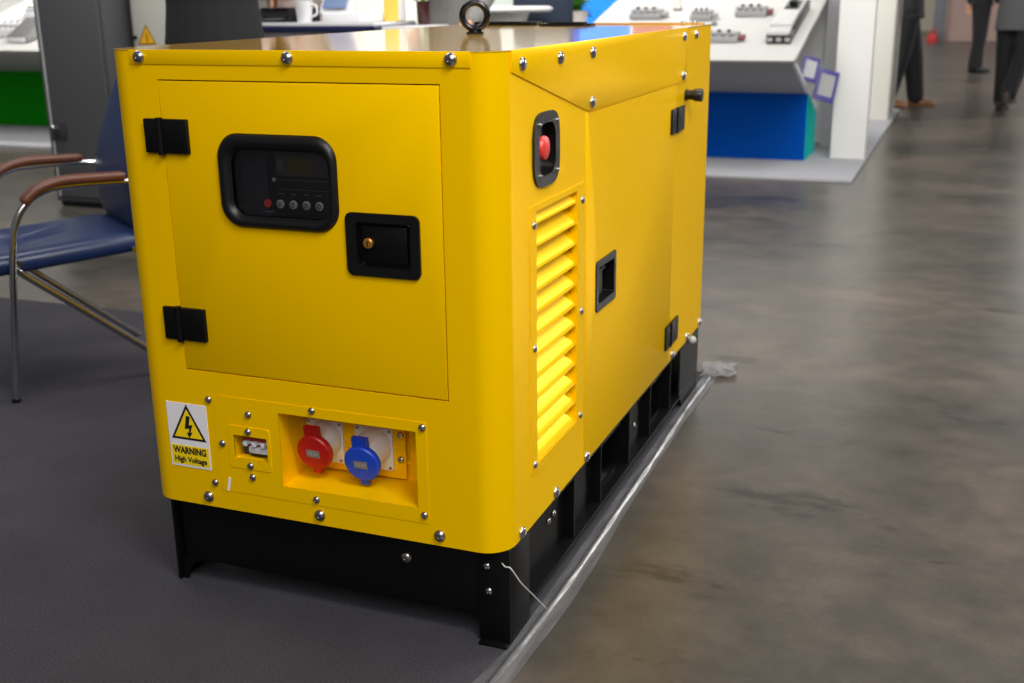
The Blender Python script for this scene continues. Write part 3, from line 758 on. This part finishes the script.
# ---- people
def remesh(m, name, mt, parent, vox=.009, it=3, angle=80):
    o = m.build(name, mt, parent, smooth=False)
    md = o.modifiers.new('r', 'REMESH'); md.mode = 'VOXEL'; md.voxel_size = vox
    md = o.modifiers.new('s', 'SMOOTH'); md.factor = .5; md.iterations = it
    apply_mods(o, 180); return o
def person(label, loc, rz, top, legs, shoe, H=1.75, stride=0.0, lift=0.0, arms=((.0, .10), (.0, .10)), elbows=((.2, 0), (.2, 0)), hips=.0, hands=(None, None), loose=1.0, jacket_len=.80, seated=False, group=None, bag=False, head_turn=0.0):
    """standing figure, faces +X; arms = (forward swing, outward) of each upper arm, elbows = forearm bend (forward angle, unused)"""
    t = thing('person', label, 'person', loc, rz, group); k = H / 1.75
    V = lambda x, y, z: Vector((x * k, y * k, z * k))
    hipz = .91
    J = {}
    for s_, nm in ((1, 'l'), (-1, 'r')):
        sw = stride * s_
        hip = V(0, .09 * s_, hipz)
        thigh = .43; shin = .42
        a = sw; kb = max(0, lift if s_ < 0 else 0)
        knee = hip + V(math.sin(a) * thigh + .01, .0, -math.cos(a) * thigh)
        a2 = a - kb - (.06 if sw < 0 else 0)
        ank = knee + V(math.sin(a2) * shin - .01, .0, -math.cos(a2) * shin)
        J['hip' + nm], J['knee' + nm], J['ank' + nm] = hip, knee, ank
        sh = V(0, .185 * s_, 1.43); fwd, out = arms[0 if s_ > 0 else 1]
        d = Vector((math.sin(fwd), s_ * math.sin(out), -math.cos(fwd) * math.cos(out))).normalized()
        el = sh + d * .29 * k
        fb = fwd + elbows[0 if s_ > 0 else 1][0]; inn = elbows[0 if s_ > 0 else 1][1]
        d2 = Vector((math.sin(fb), s_ * (math.sin(out) * .4 - math.sin(inn)), -math.cos(fb))).normalized()
        wr = el + d2 * .255 * k
        tgt = hands[0 if s_ > 0 else 1]
        if tgt is not None:          # two-bone reach to a world point
            T_ = Matrix.Rotation(-rz, 3, 'Z') @ (Vector(tgt) - Vector(loc))
            v_ = T_ - sh; Lr = v_.length; hd_ = .10 * k; A_, B_ = .29 * k, .255 * k
            reach = min(Lr - hd_ * .8, (A_ + B_) * .985); vn = v_.normalized()
            ca = max(-1, min(1, (A_ * A_ + reach * reach - B_ * B_) / (2 * A_ * reach))); sa = math.sqrt(1 - ca * ca)
            bend = Vector((-.25, s_ * .5, -1)); bend = (bend - vn * bend.dot(vn)).normalized()
            el = sh + (vn * ca + bend * sa) * A_; wr = sh + vn * reach
            d2 = (wr - el).normalized()
        J['sh' + nm], J['el' + nm], J['wr' + nm], J['fd' + nm] = sh, el, wr, d2
    dz = -min(J['ankl'].z, J['ankr'].z) + .085 * k
    for q in J:
        if not q.startswith('fd'): J[q] = J[q] + Vector((0, 0, dz))
    U = Vector((0, 0, dz))
    head = V(.02, 0, 1.635) + U
    Hm = Matrix.Rotation(head_turn, 3, 'Z')
    b = MB()
    b.ell(V(0, 0, 1.28) + U, .105 * k, .165 * k, .20 * k); b.ell(V(0, 0, 1.08) + U, .095 * k, .140 * k, .16 * k); b.ell(V(-.01, 0, .95) + U, .110 * k, .165 * k, .12 * k)
    b.cap(V(-.01, 0, 1.42) + U, V(.01, 0, 1.56) + U, .056 * k, .052 * k)
    b.ell(head, .096 * k, .074 * k, .118 * k); b.ell(head + Hm @ V(.028, 0, -.062), .060 * k, .055 * k, .055 * k)
    b.cap(head + Hm @ V(.088, 0, .015), head + Hm @ V(.108, 0, -.022), .010 * k, .015 * k)
    b.ell(head + Hm @ V(.082, 0, -.060), .012 * k, .024 * k, .009 * k)
    for s_ in (1, -1):
        b.ell(head + Hm @ V(-.005, .074 * s_, -.005), .020 * k, .010 * k, .032 * k)
        b.ell(head + Hm @ V(.076, .030 * s_, .040), .016 * k, .026 * k, .008 * k)
    for s_, nm in ((1, 'l'), (-1, 'r')):
        b.cap(V(0, .06 * s_, 1.41) + U, J['sh' + nm], .06 * k, .055 * k)
        b.cap(J['sh' + nm], J['el' + nm], .050 * k, .040 * k); b.cap(J['el' + nm], J['wr' + nm], .040 * k, .027 * k)
        w, d = J['wr' + nm], J['fd' + nm]
        side_ = Vector((1, 0, 0)) - d * d.x
        side_ = side_.normalized() if side_.length > .2 else Vector((0, 0, 1))
        nrm = d.cross(side_)
        if nrm.y * s_ > 0: nrm = -nrm
        pc = w + d * .045 * k
        for q in (-.025, 0, .025): b.cap(w + side_ * q * .6 * k, w + d * .085 * k + side_ * q * k, .016 * k, .0135 * k)
        for i, (q, ln) in enumerate(((.031, .068), (.0105, .078), (-.0105, .072), (-.031, .056))):
            p0 = w + d * .085 * k + side_ * q * k; p1 = p0 + (d + nrm * .25).normalized() * ln * .5 * k; p2 = p1 + (d + nrm * .9).normalized() * ln * .5 * k
            b.cap(p0, p1, .0088 * k, .0082 * k, n=8); b.cap(p1, p2, .0082 * k, .0074 * k, n=8)
        p0 = w + d * .025 * k + side_ * .022 * k; p1 = p0 + (side_ * .8 + d * .8 + nrm * .3).normalized() * .042 * k; p2 = p1 + (side_ * .2 + d + nrm * .4).normalized() * .032 * k
        b.cap(p0, p1, .013 * k, .0105 * k, n=8); b.cap(p1, p2, .0105 * k, .0085 * k, n=8)
        b.cap(J['hip' + nm], J['knee' + nm], .080 * k, .055 * k); b.cap(J['knee' + nm], J['ank' + nm], .052 * k, .036 * k)
        b.cap(J['ank' + nm] + V(-.03, 0, -.045), J['ank' + nm] + V(.13, 0, -.06), .030 * k, .024 * k)
    remesh(b, 'body', SKIN, t, .0065, 2)
    for s_ in (1, -1):
        e = MB(); e.ell(head + Hm @ V(.083, .030 * s_, .022), .011 * k, .013 * k, .010 * k, 0); e.ell(head + Hm @ V(.091, .031 * s_, .022), .0045 * k, .005 * k, .005 * k, 1); e.build('eye', [CREAMW, INK], t)
    h = MB(); h.ell(head + Hm @ V(-.018, 0, .030), .098 * k, .083 * k, .108 * k); h.ell(head + Hm @ V(-.050, 0, -.025), .056 * k, .074 * k, .075 * k); remesh(h, 'hair', HAIR, t, .012, 2)
    j = MB()
    j.ell(V(0, 0, 1.28) + U, .130 * k, .190 * k, .20 * k); j.ell(V(0, 0, 1.06) + U, .122 * k, .172 * k, .22 * k)
    j.loft([[Vector((rx_ * k * math.cos(2 * math.pi * i / 20), ry_ * k * math.sin(2 * math.pi * i / 20), z_ * k)) + U for i in range(20)] for rx_, ry_, z_ in ((.145, .195, jacket_len), (.135, .185, .92), (.122, .170, 1.05), (.125, .185, 1.25))])
    for s_, nm in ((1, 'l'), (-1, 'r')):
        j.cap(V(0, .06 * s_, 1.415) + U, J['sh' + nm], .075 * k, .070 * k); j.cap(J['sh' + nm], J['el' + nm], .068 * k, .056 * k)
        j.cap(J['el' + nm], J['el' + nm] + (J['wr' + nm] - J['el' + nm]) * .93, .056 * k, .043 * k)
    j.lathe([(.074 * k, 0), (.066 * k, .05 * k)], V(-.01, 0, 1.44) + U, (.12, 0, 1), 0)
    remesh(j, 'jacket', top, t, .011, 4)
    g = MB(); g.ell(V(0, 0, .93) + U, .126 * k, .176 * k, .12 * k)
    for nm in 'lr':
        g.cap(J['hip' + nm], J['knee' + nm], .100 * k, .073 * k * loose)
        d = (J['ank' + nm] - J['knee' + nm]).normalized()
        g.cap(J['knee' + nm], J['ank' + nm] - d * .01 * k, .073 * k * loose, .064 * k * loose)
    remesh(g, 'trousers', legs, t, .011, 4)
    for nm in 'lr':
        a = J['ank' + nm]; s_ = MB(); pit = 0.0
        d = (J['ank' + nm] - J['knee' + nm]).normalized()
        back = a + V(-.035, 0, -.045); toe = a + V(.165, 0, -.062)
        s_.cap(back, toe, .040 * k, .030 * k); s_.cap(a + V(-.03, 0, .0), back, .044 * k, .042 * k); s_.cap(a + V(.05, 0, -.055), toe, .044 * k, .032 * k)
        s_.box(*(back + V(-.040, -.036, -.040)), *(toe + V(.030, .036, -.012)), 0, .012)
        remesh(s_, 'shoe', shoe, t, .009, 3)
    return t
# aisle visitors on the right
person('person in black jacket and dark trousers with brown shoes beside the white booth wall', (.05, 10.62, 0), .18, SUITD, SUITB, BROWNS, 1.76, stride=.16, arms=((.1, .12), (.0, .12)), elbows=((1.7, .6), (1.7, .6)), loose=1.3, jacket_len=.83)
person('person in dark suit walking far down the aisle with one hand visible', (.72, 15.95, 0), .35, SUITB, SUITB, BLK, 1.78, stride=.05, arms=((-.25, .10), (.15, .1)), loose=1.2, jacket_len=.86)
person('person in grey jacket and black trousers walking away at the right edge', (1.02, 10.35, 0), 1.25, GREYC, SUITB, DBROWN, 1.74, stride=.10, lift=.55, arms=((.2, .1), (.1, .1)), elbows=((1.6, .5), (1.6, .5)), loose=1.15, jacket_len=.73)
# counter people on the left
person('person in black coat standing at the counter behind the generator', (-2.055, 2.17, 0), 1.96, SUITB, SUITB, BLK, 1.80, arms=((.3, .15), (.42, .12)), elbows=((.9, .2), (.45, .0)), hands=(None, (-2.12, 2.76, 1.03)), jacket_len=.70)
person('person in dusty pink top and black trousers reaching to the white terminal', (-2.72, 3.86, 0), -.75, PINKC, SUITB, BLK, 1.70, arms=((.5, .1), (.4, .1)), elbows=((.75, .1), (1.1, .5)), hands=((-2.16, 3.45, 1.09), None), jacket_len=1.00)
person('person in grey sweater with hand on the low white cabinet', (-1.83, 3.98, 0), -1.62, GREYW, SUITD, BLK, 1.70, arms=((.30, .12), (.3, .10)), elbows=((.55, .1), (.60, .1)), hands=(None, (-1.84, 3.38, 1.02)), jacket_len=.80)

# counter and what stands on it
ct = thing('counter', 'grey reception counter with navy edge behind the generator', 'counter', (-2.42, 3.40, 0))
m = MB(); m.box(-.42, -.28, 0, .545, .12, .965, 0, .003); m.build('front_panel', mat('counter_grey', (150, 150, 156), .5), ct)
m = MB(); m.box(-.45, -.30, .985, .555, .14, 1.004, 0, .003); m.build('worktop', mat('counter_top_grey', (196, 196, 198), .3), ct)
m = MB(); m.box(-.453, -.304, .965, .558, .144, .990, 0, .002); m.box(.535, -.304, .0, .558, -.28, .985, 0, .002); m.build('edge_trim', mat('navy_trim', (26, 30, 66), .4), ct)
wc = thing('low_cabinet', 'low white cabinet beside the counter end behind the generator', 'cabinet', (-1.765, 3.42, 0))
m = MB(); m.box(-.085, -.27, .04, .085, .10, .985, 0, .004); m.box(-.075, -.25, 0, .075, .08, .04, 1); m.build('housing', [mat('cabinet_white', (206, 206, 206), .4), DGREY], wc)
m = MB(); m.box(-.079, -.280, .07, .079, -.270, .95, 0, .003); d2 = m.build('cabinet_door', mat('cabinet_white', (206, 206, 206), .4), wc); m = MB(); m.box(.055, -.292, .55, .062, -.28, .68, 0, .002); m.build('handle', CHROME, d2)
cu = thing('cup', 'white cup on the counter beside the hand of the black coated person', 'cup', (-2.262, 3.17, 1.004))
m = MB(); m.lathe([(.032, 0), (.034, .004), (.042, .10), (.0385, .10), (.031, .006), (.001, .006)], (0, 0, 0), (0, 0, 1), 0, 24); m.build('cup_body', WHITE, cu, angle=50)
m = MB(); m.tube(arc([(.036, 0, .082), (.066, 0, .074), (.066, 0, .038), (.034, 0, .026)]), .005); m.build('handle', WHITE, cu)
tm = thing('terminal', 'white desktop terminal with blue screen on the counter', 'terminal', (-2.085, 3.29, 1.004), -.15)
m = MB(); m.prism([(-.10, 0), (.13, 0), (.13, .03), (.02, .055), (-.10, .045)], 'S', -.09, .13, 0, .006); m.build('base', WHITE, tm)
m = MB(); m.prism([(-.09, .04), (-.06, .035), (.06, .27), (.03, .28)], 'S', -.115, .065, 0, .005); h_ = m.build('screen_housing', WHITE, tm)
m = MB(); m.prism([(-.0895, .062), (-.089, .060), (.018, .268), (.0175, .270)], 'S', -.092, .045, 0); m.build('screen', SCREEN, h_, shift=(0, -.004, .002))
yf = thing('folder', 'yellow folder standing upright on the right end of the counter', 'folder', (-1.895, 3.39, 1.004))
m = MB(); m.box(-.045, -.04, 0, .030, .04, .25, 0, .003); m.box(-.040, -.034, .004, .034, .034, .246, 1, .001); m.build('cover', [YCARD, PAPER], yf)
jg = thing('tumbler', 'small dark tumbler on the low white cabinet', 'tumbler', (-1.79, 3.47, .985))
m = MB(); m.lathe([(.026, 0), (.030, .005), (.034, .11), (.031, .11), (.027, .006), (.001, .006)], (0, 0, 0), (0, 0, 1), 0, 20); m.build('tumbler_body', mat('maroon_glass', (60, 28, 30), .25), jg, angle=50)
bg = thing('shoulder_bag', 'flat black bag lying on the counter between the cup and the terminal', 'bag', (-2.425, 3.31, 1.004))
m = MB(); m.prism(rrect(-.10, -.13, .10, .13, .03), 'T', 0, .062, 0, .012); m.build('bag_body', SUITB, bg)
m = MB(); m.prism(rrect(-.085, -.136, .085, -.02, .02), 'T', .058, .068, 0, .003); m.build('flap', BLK, bg)
m = MB(); m.tube(arc([(-.06, -.125, .03), (-.05, -.165, .015), (.05, -.165, .015), (.06, -.125, .03)]), .006); m.build('handle', BLK, bg)
# plant post
po = thing('post', 'slim white post with a climbing plant behind the eye bolt', 'post', (-2.36, 4.86, 0)); 
m = MB(); m.box(-.055, -.04, 0, .055, .04, 2.3, 0, .004); m.box(-.12, -.12, 0, .12, .12, .02, 0, .004); m.build('upright', WHITEP, po)
m = MB(); rnd = random.Random(5)
m.tube(arc([(-.02, -.045, .55), (-.01, -.05, .8), (-.03, -.048, 1.05), (0, -.05, 1.3), (-.02, -.05, 1.6)]), .004)
for i in range(46):
    z = .86 + i * .017; a = rnd.uniform(-1, 1); c = Vector((-.015 + a * .022, -.055, z)); d = Vector((a, -.6, rnd.uniform(-.8, .4))).normalized(); s0 = d.cross(Vector((0, 1, .3))).normalized()
    l_ = rnd.uniform(.04, .07)
    m.loft([[c + d * l_ * q + s0 * w_ * l_ + Vector((0, -.003, 0)) , c + d * l_ * q - s0 * w_ * l_ + Vector((0, -.003, 0)), c + d * l_ * q + Vector((0, .002, -.004))] for q, w_ in ((0, .03), (.3, .24), (.6, .26), (1, .02))])
m.build('climbing_plant', LEAF, po)
# round table, dark chair, wall, plant pot, blue wall
tb = thing('pedestal_table', 'small white pedestal table beyond the eye bolt', 'table', (-2.37, 6.0, 0))
m = MB(); m.lathe([(.30, 0), (.32, .012), (.32, .024), (.30, .036)], (0, 0, 1.005), (0, 0, 1), 0, 40); m.build('tabletop', WHITEP, tb)
m = MB(); m.lathe([(.10, 0), (.095, .3), (.10, .8), (.16, .985), (.16, .99)], (0, 0, .015), (0, 0, 1), 0, 28); m.build('pedestal', WHITEP, tb)
m = MB(); m.lathe([(.26, 0), (.25, .015), (.10, .022)], (0, 0, 0), (0, 0, 1), 0, 32); m.build('base', CHROME, tb)
bs = thing('high_back_chair', 'dark navy high back chair right of the white pedestal table', 'chair', (-2.25, 6.62, 0))
m = MB(); m.box(-.20, -.22, .60, .20, .22, .68, 0, .03); m.build('seat', NAVYC, bs)
m = MB(); m.prism(rrect(-.22, .66, .22, 1.36, .08), 'F', -.24, -.18, 0, .02); m.build('backrest', NAVYC, bs)
for sx in (-.17, .17):
    for sy in (-.17, .17): m = MB(); m.cyl((sx, sy, 0), (sx * .9, sy * .9, .60), .014); m.build('leg', CHROME, bs)
m = MB(); m.box(-3.55, 7.6, 0, -2.78, 7.65, 2.4); o = m.build('partition_wall', mat('wall_pale', (190, 194, 190), .6), shift=(3.165, -7.625, 0), loc=(-3.165, 7.625, 0)); tag(o, 'pale grey booth wall left of the bright blue wall', 'partition wall')
pp = thing('potted_plant', 'leafy green plant in white pot in front of the bright blue wall', 'plant', (-2.33, 7.35, 0))
m = MB(); m.box(-.20, -.16, 0, .20, .16, .84, 0, .005); m.build('stand', mat('stand_grey', (160, 164, 160), .5), pp)
m = MB(); m.lathe([(.085, 0), (.095, .01), (.115, .15), (.105, .15), (.09, .02), (.001, .02)], (0, 0, .84), (0, 0, 1), 0, 24); m.build('pot', mat('pot_cream', (226, 216, 208), .5), pp)
m = MB(); m.lathe([(.10, 0), (.001, .004)], (0, 0, .965), (0, 0, 1)); m.build('soil', DBROWN, pp)
m = MB()
for i in range(60):
    a = rnd.uniform(0, 6.28); e = rnd.uniform(.25, 1.4); d = Vector((math.cos(a) * math.cos(e), math.sin(a) * math.cos(e), math.sin(e))); s0 = d.cross(Vector((0, 0, 1))).normalized(); l_ = rnd.uniform(.18, .36)
    pts_ = [(0, .004), (.35, .02), (.7, .026), (1, .002)]
    m.loft([[Vector((0, 0, .97)) + d * l_ * q - Vector((0, 0, .12 * q * q)) + s0 * w_, Vector((0, 0, .97)) + d * l_ * q - Vector((0, 0, .12 * q * q)) - s0 * w_, Vector((0, 0, .966)) + d * l_ * q - Vector((0, 0, .12 * q * q))] for q, w_ in pts_])
m.build('foliage', LEAF, pp)
m = MB(); m.box(-3.02, 9.3, 0, -2.0, 9.36, 2.6, 0); m.box(-3.02, 9.28, 0, -2.925, 9.30, 2.6, 1); o = m.build('partition_wall', [SKY, DBLUE], shift=(2.5, -9.32, 0), loc=(-2.5, 9.32, 0)); tag(o, 'bright blue booth wall beyond the rear corner of the generator', 'partition wall')

m = MB(); m.box(-7.2, 11.0, 0, -3.15, 11.06, 2.7); o = m.build('partition_wall', CREAM, shift=(5.175, -11.03, 0), loc=(-5.175, 11.03, 0)); tag(o, 'wide cream booth wall far behind the counter and the slim white post', 'partition wall')

# ================================================================== BACKGROUND RIGHT: WHITE BOOTH
box_thing('booth_platform', 'low grey platform under the blue and white display desk', 'platform', [(-1.93, 5.52, 0, .055, 10.2, .018)], PLINTH)
kd = .24
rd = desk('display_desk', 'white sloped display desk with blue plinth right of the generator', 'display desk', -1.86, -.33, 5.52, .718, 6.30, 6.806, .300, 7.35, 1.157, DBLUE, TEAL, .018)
def dp(x, y, e=0.004): return Vector((x, y, .718 + kd * (y - 5.52) + e))
BR = 'circuit breakers on the blue and white desk'
bl = [(-1.50, 6.50, .22, .15, 'grey circuit breaker at the left end of the sloped white desk', .0), (-1.10, 6.46, .14, .14, 'grey circuit breaker second from the left on the sloped white desk', .0),
      (-.775, 6.55, .21, .13, 'grey circuit breaker with red end left of the large grey unit', .0), (-.86, 5.93, .24, .12, 'grey circuit breaker nearest the lower lip of the sloped white desk', .0)]
for i, (x, y, sx, sy, lb, rz) in enumerate(bl):
    t = breaker('circuit_breaker', lb, 'circuit breaker', dp(x, y), kd, sx, sy, .055, [GREYDEV, DGREY, BLK], rz, BR)
    m = MB(); m.box(sx / 2, -sy * .25, .008, sx / 2 + .04, sy * .2, .035, 0, .004); m.build('terminal_block', mat('maroon_plastic', (120, 70, 74), .5) if i >= 2 else GREYDEV, t)
# small grey knobs between them
for i, (x, y, lb) in enumerate(((-1.33, 6.70, 'small cream cone shaped part between two breakers on the sloped desk'), (-.56, 6.10, 'small grey clip beside the large grey unit'), (-.98, 6.30, 'small grey clip in the middle of the sloped desk'))):
    t = thing('connector', lb, 'connector', dp(x, y)); t.rotation_euler = (math.atan(kd), 0, 0)
    m = MB(); m.lathe([(.030 if i == 0 else .016, 0), (.026 if i == 0 else .014, .03), (.010, .09 if i == 0 else .04), (.001, .092 if i == 0 else .042)], (0, 0, 0), (0, 0, 1), 0, 16); m.build('connector_body', CREAM if i == 0 else GREYDEV, t)
    m = MB(); m.lathe([(.034 if i == 0 else .019, 0), (.034 if i == 0 else .019, .008)], (0, 0, 0), (0, 0, 1), 0, 16); m.build('base_ring', DGREY, t)
# large grey unit (long box pointing up the slope)
t = thing('switch_unit', 'large grey and black switch unit at the right of the sloped white desk', 'switch unit', dp(-.478, 6.27)); t.rotation_euler = (math.atan(kd), 0, 0)
m = MB(); m.box(-.076, -.43, 0, .076, .43, .060, 0, .006); m.build('rear_case', BLK, t)
m = MB(); m.box(-.074, -.30, .058, .064, .42, .095, 0, .010); m.box(-.074, -.43, .050, .064, -.31, .080, 0, .008); m.build('front_cover', mat('unit_grey', (190, 190, 188), .4), t)
m = MB(); m.box(-.020, .12, .094, .030, .20, .130, 0, .006); m.box(-.045, .05, .094, .050, .28, .098, 0, .002); m.build('toggle', BLK, t)
m = MB()
for q in (-.055, 0, .055): m.box(q - .017, -.432, .014, q + .017, -.424, .040, 0, .002)
m.build('terminal_screws', GREYDEV, t)
# sample boards along the top of the desk
for x0, x1, mt, lb in ((-1.80, -1.52, mat('brick_red', (176, 60, 40), .5), 'red sample board at the top of the sloped white desk'), (-1.22, -1.08, mat('mid_blue', (40, 90, 170), .5), 'blue sample board at the top of the sloped white desk')):
    box_thing('sample_board', lb, 'sample board', [(x0, 7.20, .718 + kd * 1.83, x1, 7.34, 1.34)], mt)
# brochures in a rack at the open end of the desk
for i, (x, y, z, lb) in enumerate(((-.325, 6.12, .555, 'violet and white leaflet nearest the lip at the open desk end'), (-.240, 6.30, .415, 'violet framed leaflet standing lower at the open desk end'))):
    t = thing('leaflet', lb, 'leaflet', (x, y, z)); t.rotation_euler = (-.30, .28, R(24)); q = 1.0 if i == 0 else 1.3
    m = MB(); m.box(-.058 * q, -.006, 0, .058 * q, .0, .165 * q, 0, .001); m.box(-.036 * q, -.0068, .028 * q, .040 * q, -.006, .140 * q, 1); m.build('cover', [VIOLET, LGREY if i == 0 else GREYDEV], t)
# pillars and walls
m = MB(); m.box(-.183, 6.47, .018, .046, 6.60, 2.6, 0, .004); o = m.build('pillar', WHITEP, shift=(.07, -6.53, -.018), loc=(-.07, 6.53, .018)); tag(o, 'white booth pillar right of the sloped white desk', 'pillar')
m = MB(); m.box(-.33, 7.10, .018, -.17, 7.14, 2.6, 0); o = m.build('partition_wall', LGREY, shift=(.25, -7.12, -.018), loc=(-.25, 7.12, .018)); tag(o, 'narrow grey booth panel between the sloped desk and the white pillar', 'partition wall')
m = MB(); m.box(-.42, 9.05, .018, .015, 9.95, 2.6, 0, .004); o = m.build('partition_wall', CREAM, shift=(.2, -9.5, -.018), loc=(-.2, 9.5, .018)); tag(o, 'cream booth wall behind the white pillar beside the aisle', 'partition wall')
# far aisle end
m = MB(); m.box(.04, 27.0, 0, 5.0, 27.1, 2.6); o = m.build('partition_wall', PINK, shift=(-2.52, -27.05, 0), loc=(2.52, 27.05, 0)); tag(o, 'dusty pink booth wall at the far end of the aisle', 'partition wall')
m = MB(); m.box(-.22, 26.4, 0, .02, 26.65, 2.6, 0, .01); o = m.build('pillar', mat('pillar_grey', (128, 128, 138), .5), shift=(.1, -26.52, 0), loc=(-.1, 26.52, 0)); tag(o, 'slim grey pillar at the far end of the aisle', 'pillar')
t = thing('carry_bag', 'small red bag on the floor by the far grey pillar', 'bag', (-.20, 26.1, 0))
m = MB(); m.loft([rr for rr in [[(a * q, b * q, z) for a, b in rrect(-.11, -.06, .11, .06, .03)] for z, q in ((0, .95), (.02, 1), (.16, .98), (.20, .80))]]); m.build('bag_body', mat('signal_red', (220, 44, 40), .5), t)
m = MB(); m.tube(arc([(-.06, 0, .19), (-.05, 0, .27), (.05, 0, .27), (.06, 0, .19)]), .009); m.build('handle', mat('signal_red', (220, 44, 40), .5), t)
m = MB(); m.box(-45, 34, 0, 30, 34.2, 8.0); o = m.build('wall_back', mat('hall_wall', (190, 182, 164), .7)); tag(o, 'far end wall of the exhibition hall', 'wall', kind='structure')
# orange floor tape seen behind the chair
m = MB(); m.box(-7.5, 4.62, .0002, -3.3, 4.66, .0012); o = m.build('floor_tape', ORANGE); tag(o, 'thin orange tape line on the concrete behind the chair', 'floor tape')

# ================================================================== LIGHT
w = bpy.data.worlds.new('world'); sc.world = w; w.use_nodes = True
w.node_tree.nodes['Background'].inputs[0].default_value = (.93, .95, 1.0, 1); w.node_tree.nodes['Background'].inputs[1].default_value = .13
def area(name, loc, target, sx, sy, power, col=(1, 1, 1), shape='RECTANGLE'):
    l = bpy.data.lights.new(name, 'AREA'); l.shape = shape; l.size = sx; l.size_y = sy; l.energy = power; l.color = col
    o = bpy.data.objects.new(name, l); COL.objects.link(o); o.location = loc
    d = Vector(target) - Vector(loc); o.rotation_euler = d.to_track_quat('-Z', 'Y').to_euler(); return o
area('unseen_light', (1.5, -1.3, 3.2), (-.2, .3, .4), 1.0, 1.0, 86, (1, .975, .93))
area('unseen_light', (2.5, -6.5, 6.0), (-1.0, 5.0, .5), 5.0, 5.0, 360, (1, .98, .95))  # unseen wide front fill added behind the camera
area('unseen_light', (.6, 1.6, 4.4), (-.6, 7.5, .9), 4.0, 1.6, 200, (1, .98, .95))  # added out of frame to brighten the rear booths more than the generator
area('unseen_light', (5.0, 1.2, 4.6), (0, 1.0, .5), 3.0, 3.0, 95, (1, .98, .95))  # added out of frame to brighten the generator's right side
area('unseen_light', (9.3, 17.0, 4.2), (0, .4, .4), 1.4, 1.4, 620, (1, .98, .95))
area('unseen_light', (1.2, 3.6, 6.0), (1.0, 3.8, 0), 2.5, 2.5, 150, (1, .98, .95))  # added overhead to lift the floor beyond the generator
area('unseen_light', (-5.0, 2.0, 6.5), (-5.5, 6.5, 0), 4.0, 4.0, 340, (1, .98, .95))
area('unseen_light', (-3.5, 6.8, 4.5), (-5.0, 11.0, 1.5), 3.0, 1.0, 620, (1, .98, .94))  # added to brighten the cream wall mirrored in the lid
area('unseen_light', (3.0, 16.0, 6.5), (1, 20, 0), 4.0, 4.0, 260, (1, .98, .95))
area('unseen_light', (-17.0, 24.0, 7.0), (-20, 34, 2.5), 8.0, 3.0, 3200, (1, .97, .92))  # added to light the hall end wall for the lid's reflection
for x, y in ((-16.3, 23.1), (-15.7, 23.5), (-13.6, 24.7), (-13.1, 25.1), (-11.2, 25.9), (-10.5, 26.2), (-8.2, 27.2), (-5.4, 28), (-2.0, 28.4), (3.0, 28)):
    area('hall_lamp', (x, y, 2.9), (x * .6, y - 8, 1.9), .26, .26, 60, (1, .98, .95), 'DISK')
sc.view_settings.view_transform = 'Standard'; sc.view_settings.look = 'None'; sc.view_settings.gamma = 1.0; sc.view_settings.exposure = 0.0
sc.view_settings.use_curve_mapping = False
sc.cycles.use_denoising = True
sc.cycles.max_bounces = 8; sc.cycles.transparent_max_bounces = 12
